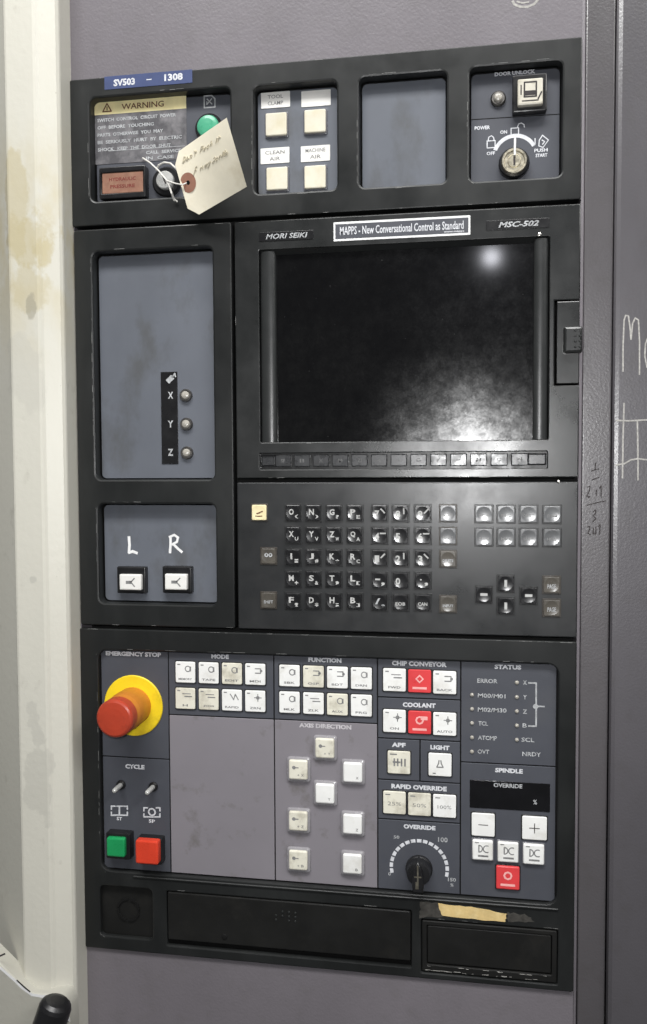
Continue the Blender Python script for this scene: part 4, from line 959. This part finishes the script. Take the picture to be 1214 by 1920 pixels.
# grid between the long upper and lower edges so that the card can bow
q = MB(); NU, NV = 12, 8
up = [TC[5], TC[0]] + [lerp(TC[0], TC[1], k / 10) for k in range(1, 11)]
dn = [lerp(TC[5], TC[4], 1.0), TC[3]] + [lerp(TC[3], TC[2], k / 10) for k in range(1, 11)]
top = []; 
for k in range(12):
    for v in range(NV + 1): top.append(tagp(*lerp(up[k], dn[k], v / NV)))
nv = NV + 1; fs = []
for k in range(11):
    for v in range(NV): fs.append((k * nv + v, k * nv + v + 1, (k + 1) * nv + v + 1, (k + 1) * nv + v))
q.add(top, fs, True)
bk = [p + Vector((-0.0001, 0.00035, 0)) for p in top]; q.add(bk, [f[::-1] for f in fs], True)
rim = [v for v in range(nv)] + [k * nv + NV for k in range(1, 12)] + [11 * nv + v for v in range(NV - 1, -1, -1)] + [k * nv for k in range(10, 0, -1)]
q.add([top[v] for v in rim] + [bk[v] for v in rim], [(a, len(rim) + a, len(rim) + (a + 1) % len(rim), (a + 1) % len(rim)) for a in range(len(rim))])
q.build('card', 'tagcard', tg)
nrm = (tagp(440, 280) - tagp(350, 330)).cross(tagp(370, 390) - tagp(350, 330)).normalized()
if nrm.y > 0: nrm = -nrm
c0 = tagp(353.4, 342); ua = (tagp(360, 337.8) - c0).normalized(); va = nrm.cross(ua).normalized()
def disc(r0, r1, h, n=24):
    q = MB(); 
    A = [c0 + nrm * h + (ua * math.cos(2 * math.pi * k / n) + va * math.sin(2 * math.pi * k / n)) * r1 for k in range(n)]
    B = [c0 + nrm * h + (ua * math.cos(2 * math.pi * k / n) + va * math.sin(2 * math.pi * k / n)) * r0 for k in range(n)]
    q.add(A + B, [(k, (k + 1) % n, n + (k + 1) % n, n + k) for k in range(n)]); 
    return q, B
q, B_ = disc(.0018, .0078, .0003); q.build('reinforcement_ring', 'tagring', tg)
q = MB(); q.add([p - nrm * .00005 for p in B_], [tuple(range(len(B_)))]); q.build('string_hole', 'groove', tg)
def scrib(lines, r, m, name):
    q = MB()
    for L in lines: q.tube([tagp(*u) + nrm * .00025 for u in L], r, 5, 1.0)
    q.build(name, m, tg)
def hand(txt_strokes, ox, oy, sx, sy):
    """pen strokes in a unit line running up along the tag"""
    return [[(ox + (u * 0.862) * sx + v * 0.22 * sy, oy - (u * 0.507) * sx - v * 0.98 * sy) for u, v in st] for st in txt_strokes]
row1 = [[(0, 0), (0, 1), (.5, .8), (.5, .2), (0, 0)], [(.8, .2), (1.1, .6), (1.4, .2), (1.1, 0), (.8, .2)], [(1.7, 0), (1.7, .6), (2.1, .5), (2.1, 0)], [(2.5, 1), (2.5, .8)], [(2.9, 0), (2.9, .9)], [(2.7, .6), (3.2, .6)],
        [(4.2, 0), (4.2, 1), (4.7, .9), (4.6, .5), (4.2, .5)], [(5, .5), (5, .1), (5.3, 0), (5.5, .5)], [(6.2, .5), (5.8, .4), (6.2, .1), (5.8, 0)], [(6.6, 0), (6.6, 1)], [(6.6, .4), (7, .4), (7, 0)], [(8.0, 0), (8.0, .9)], [(8.5, 0), (8.5, 1)], [(8.2, .7), (8.9, .7)]]
row2 = [[(0, -.2), (.1, 1), (.4, 1)], [(0, .5), (.4, .5)], [(1.4, 0), (1.4, .5), (1.7, .3), (1.9, .5), (2.0, 0)], [(2.8, .4), (2.4, .4), (2.5, 0), (2.8, .1), (2.9, .5)], [(3.2, .5), (3.4, .1), (3.6, .5), (3.3, -.4)],
        [(4.6, .8), (4.2, .7), (4.6, .3), (4.2, 0)], [(5.3, .5), (4.9, .4), (5, 0), (5.3, .1)], [(5.7, 0), (5.7, .5), (6, .5)], [(6.3, 0), (6.4, .9)], [(6.8, 0), (6.8, 1)], [(7.1, .3), (7.5, .4), (7.2, .5), (7.2, 0), (7.6, .1)]]
scrib(hand(row1, 343, 305, 9.0, 12) + hand(row2, 364, 326, 9.6, 13), .00045, 'pencil', 'pencil_writing')
q = MB()
q.tube([p3(268, 296, YP - .0015), p3(282, 305, -.001), p3(298, 320, -.006), p3(313, 338, -.010), p3(321, 357, -.008), p3(326, 372, -.003), p3(333, 378, -.002)], .0007, 7)
q.tube([p3(316, 344, -.0095), p3(322, 362, -.0085), p3(327, 376, -.003)], .0008, 7)
q.tube([p3(293, 318, -.002), p3(298, 309, -.006), p3(308, 304, -.010), p3(320, 306, -.013), p3(331, 316, -.014), p3(340, 328, -.0135), p3(352, 341, -.0140)], .0008, 7)
q.tube([p3(352, 342, -.0150), p3(342, 346, -.0165), p3(330, 344, -.013), p3(318, 340, -.0105), p3(312, 338, -.0100)], .0006, 7)
q.build('string', 'string', tg)

grd['kind'] = 'thing'; door['kind'] = 'thing'
for o in C.objects:
    if o.type == 'MESH' and len(o.data.materials) == 0: print('no material', o.name)
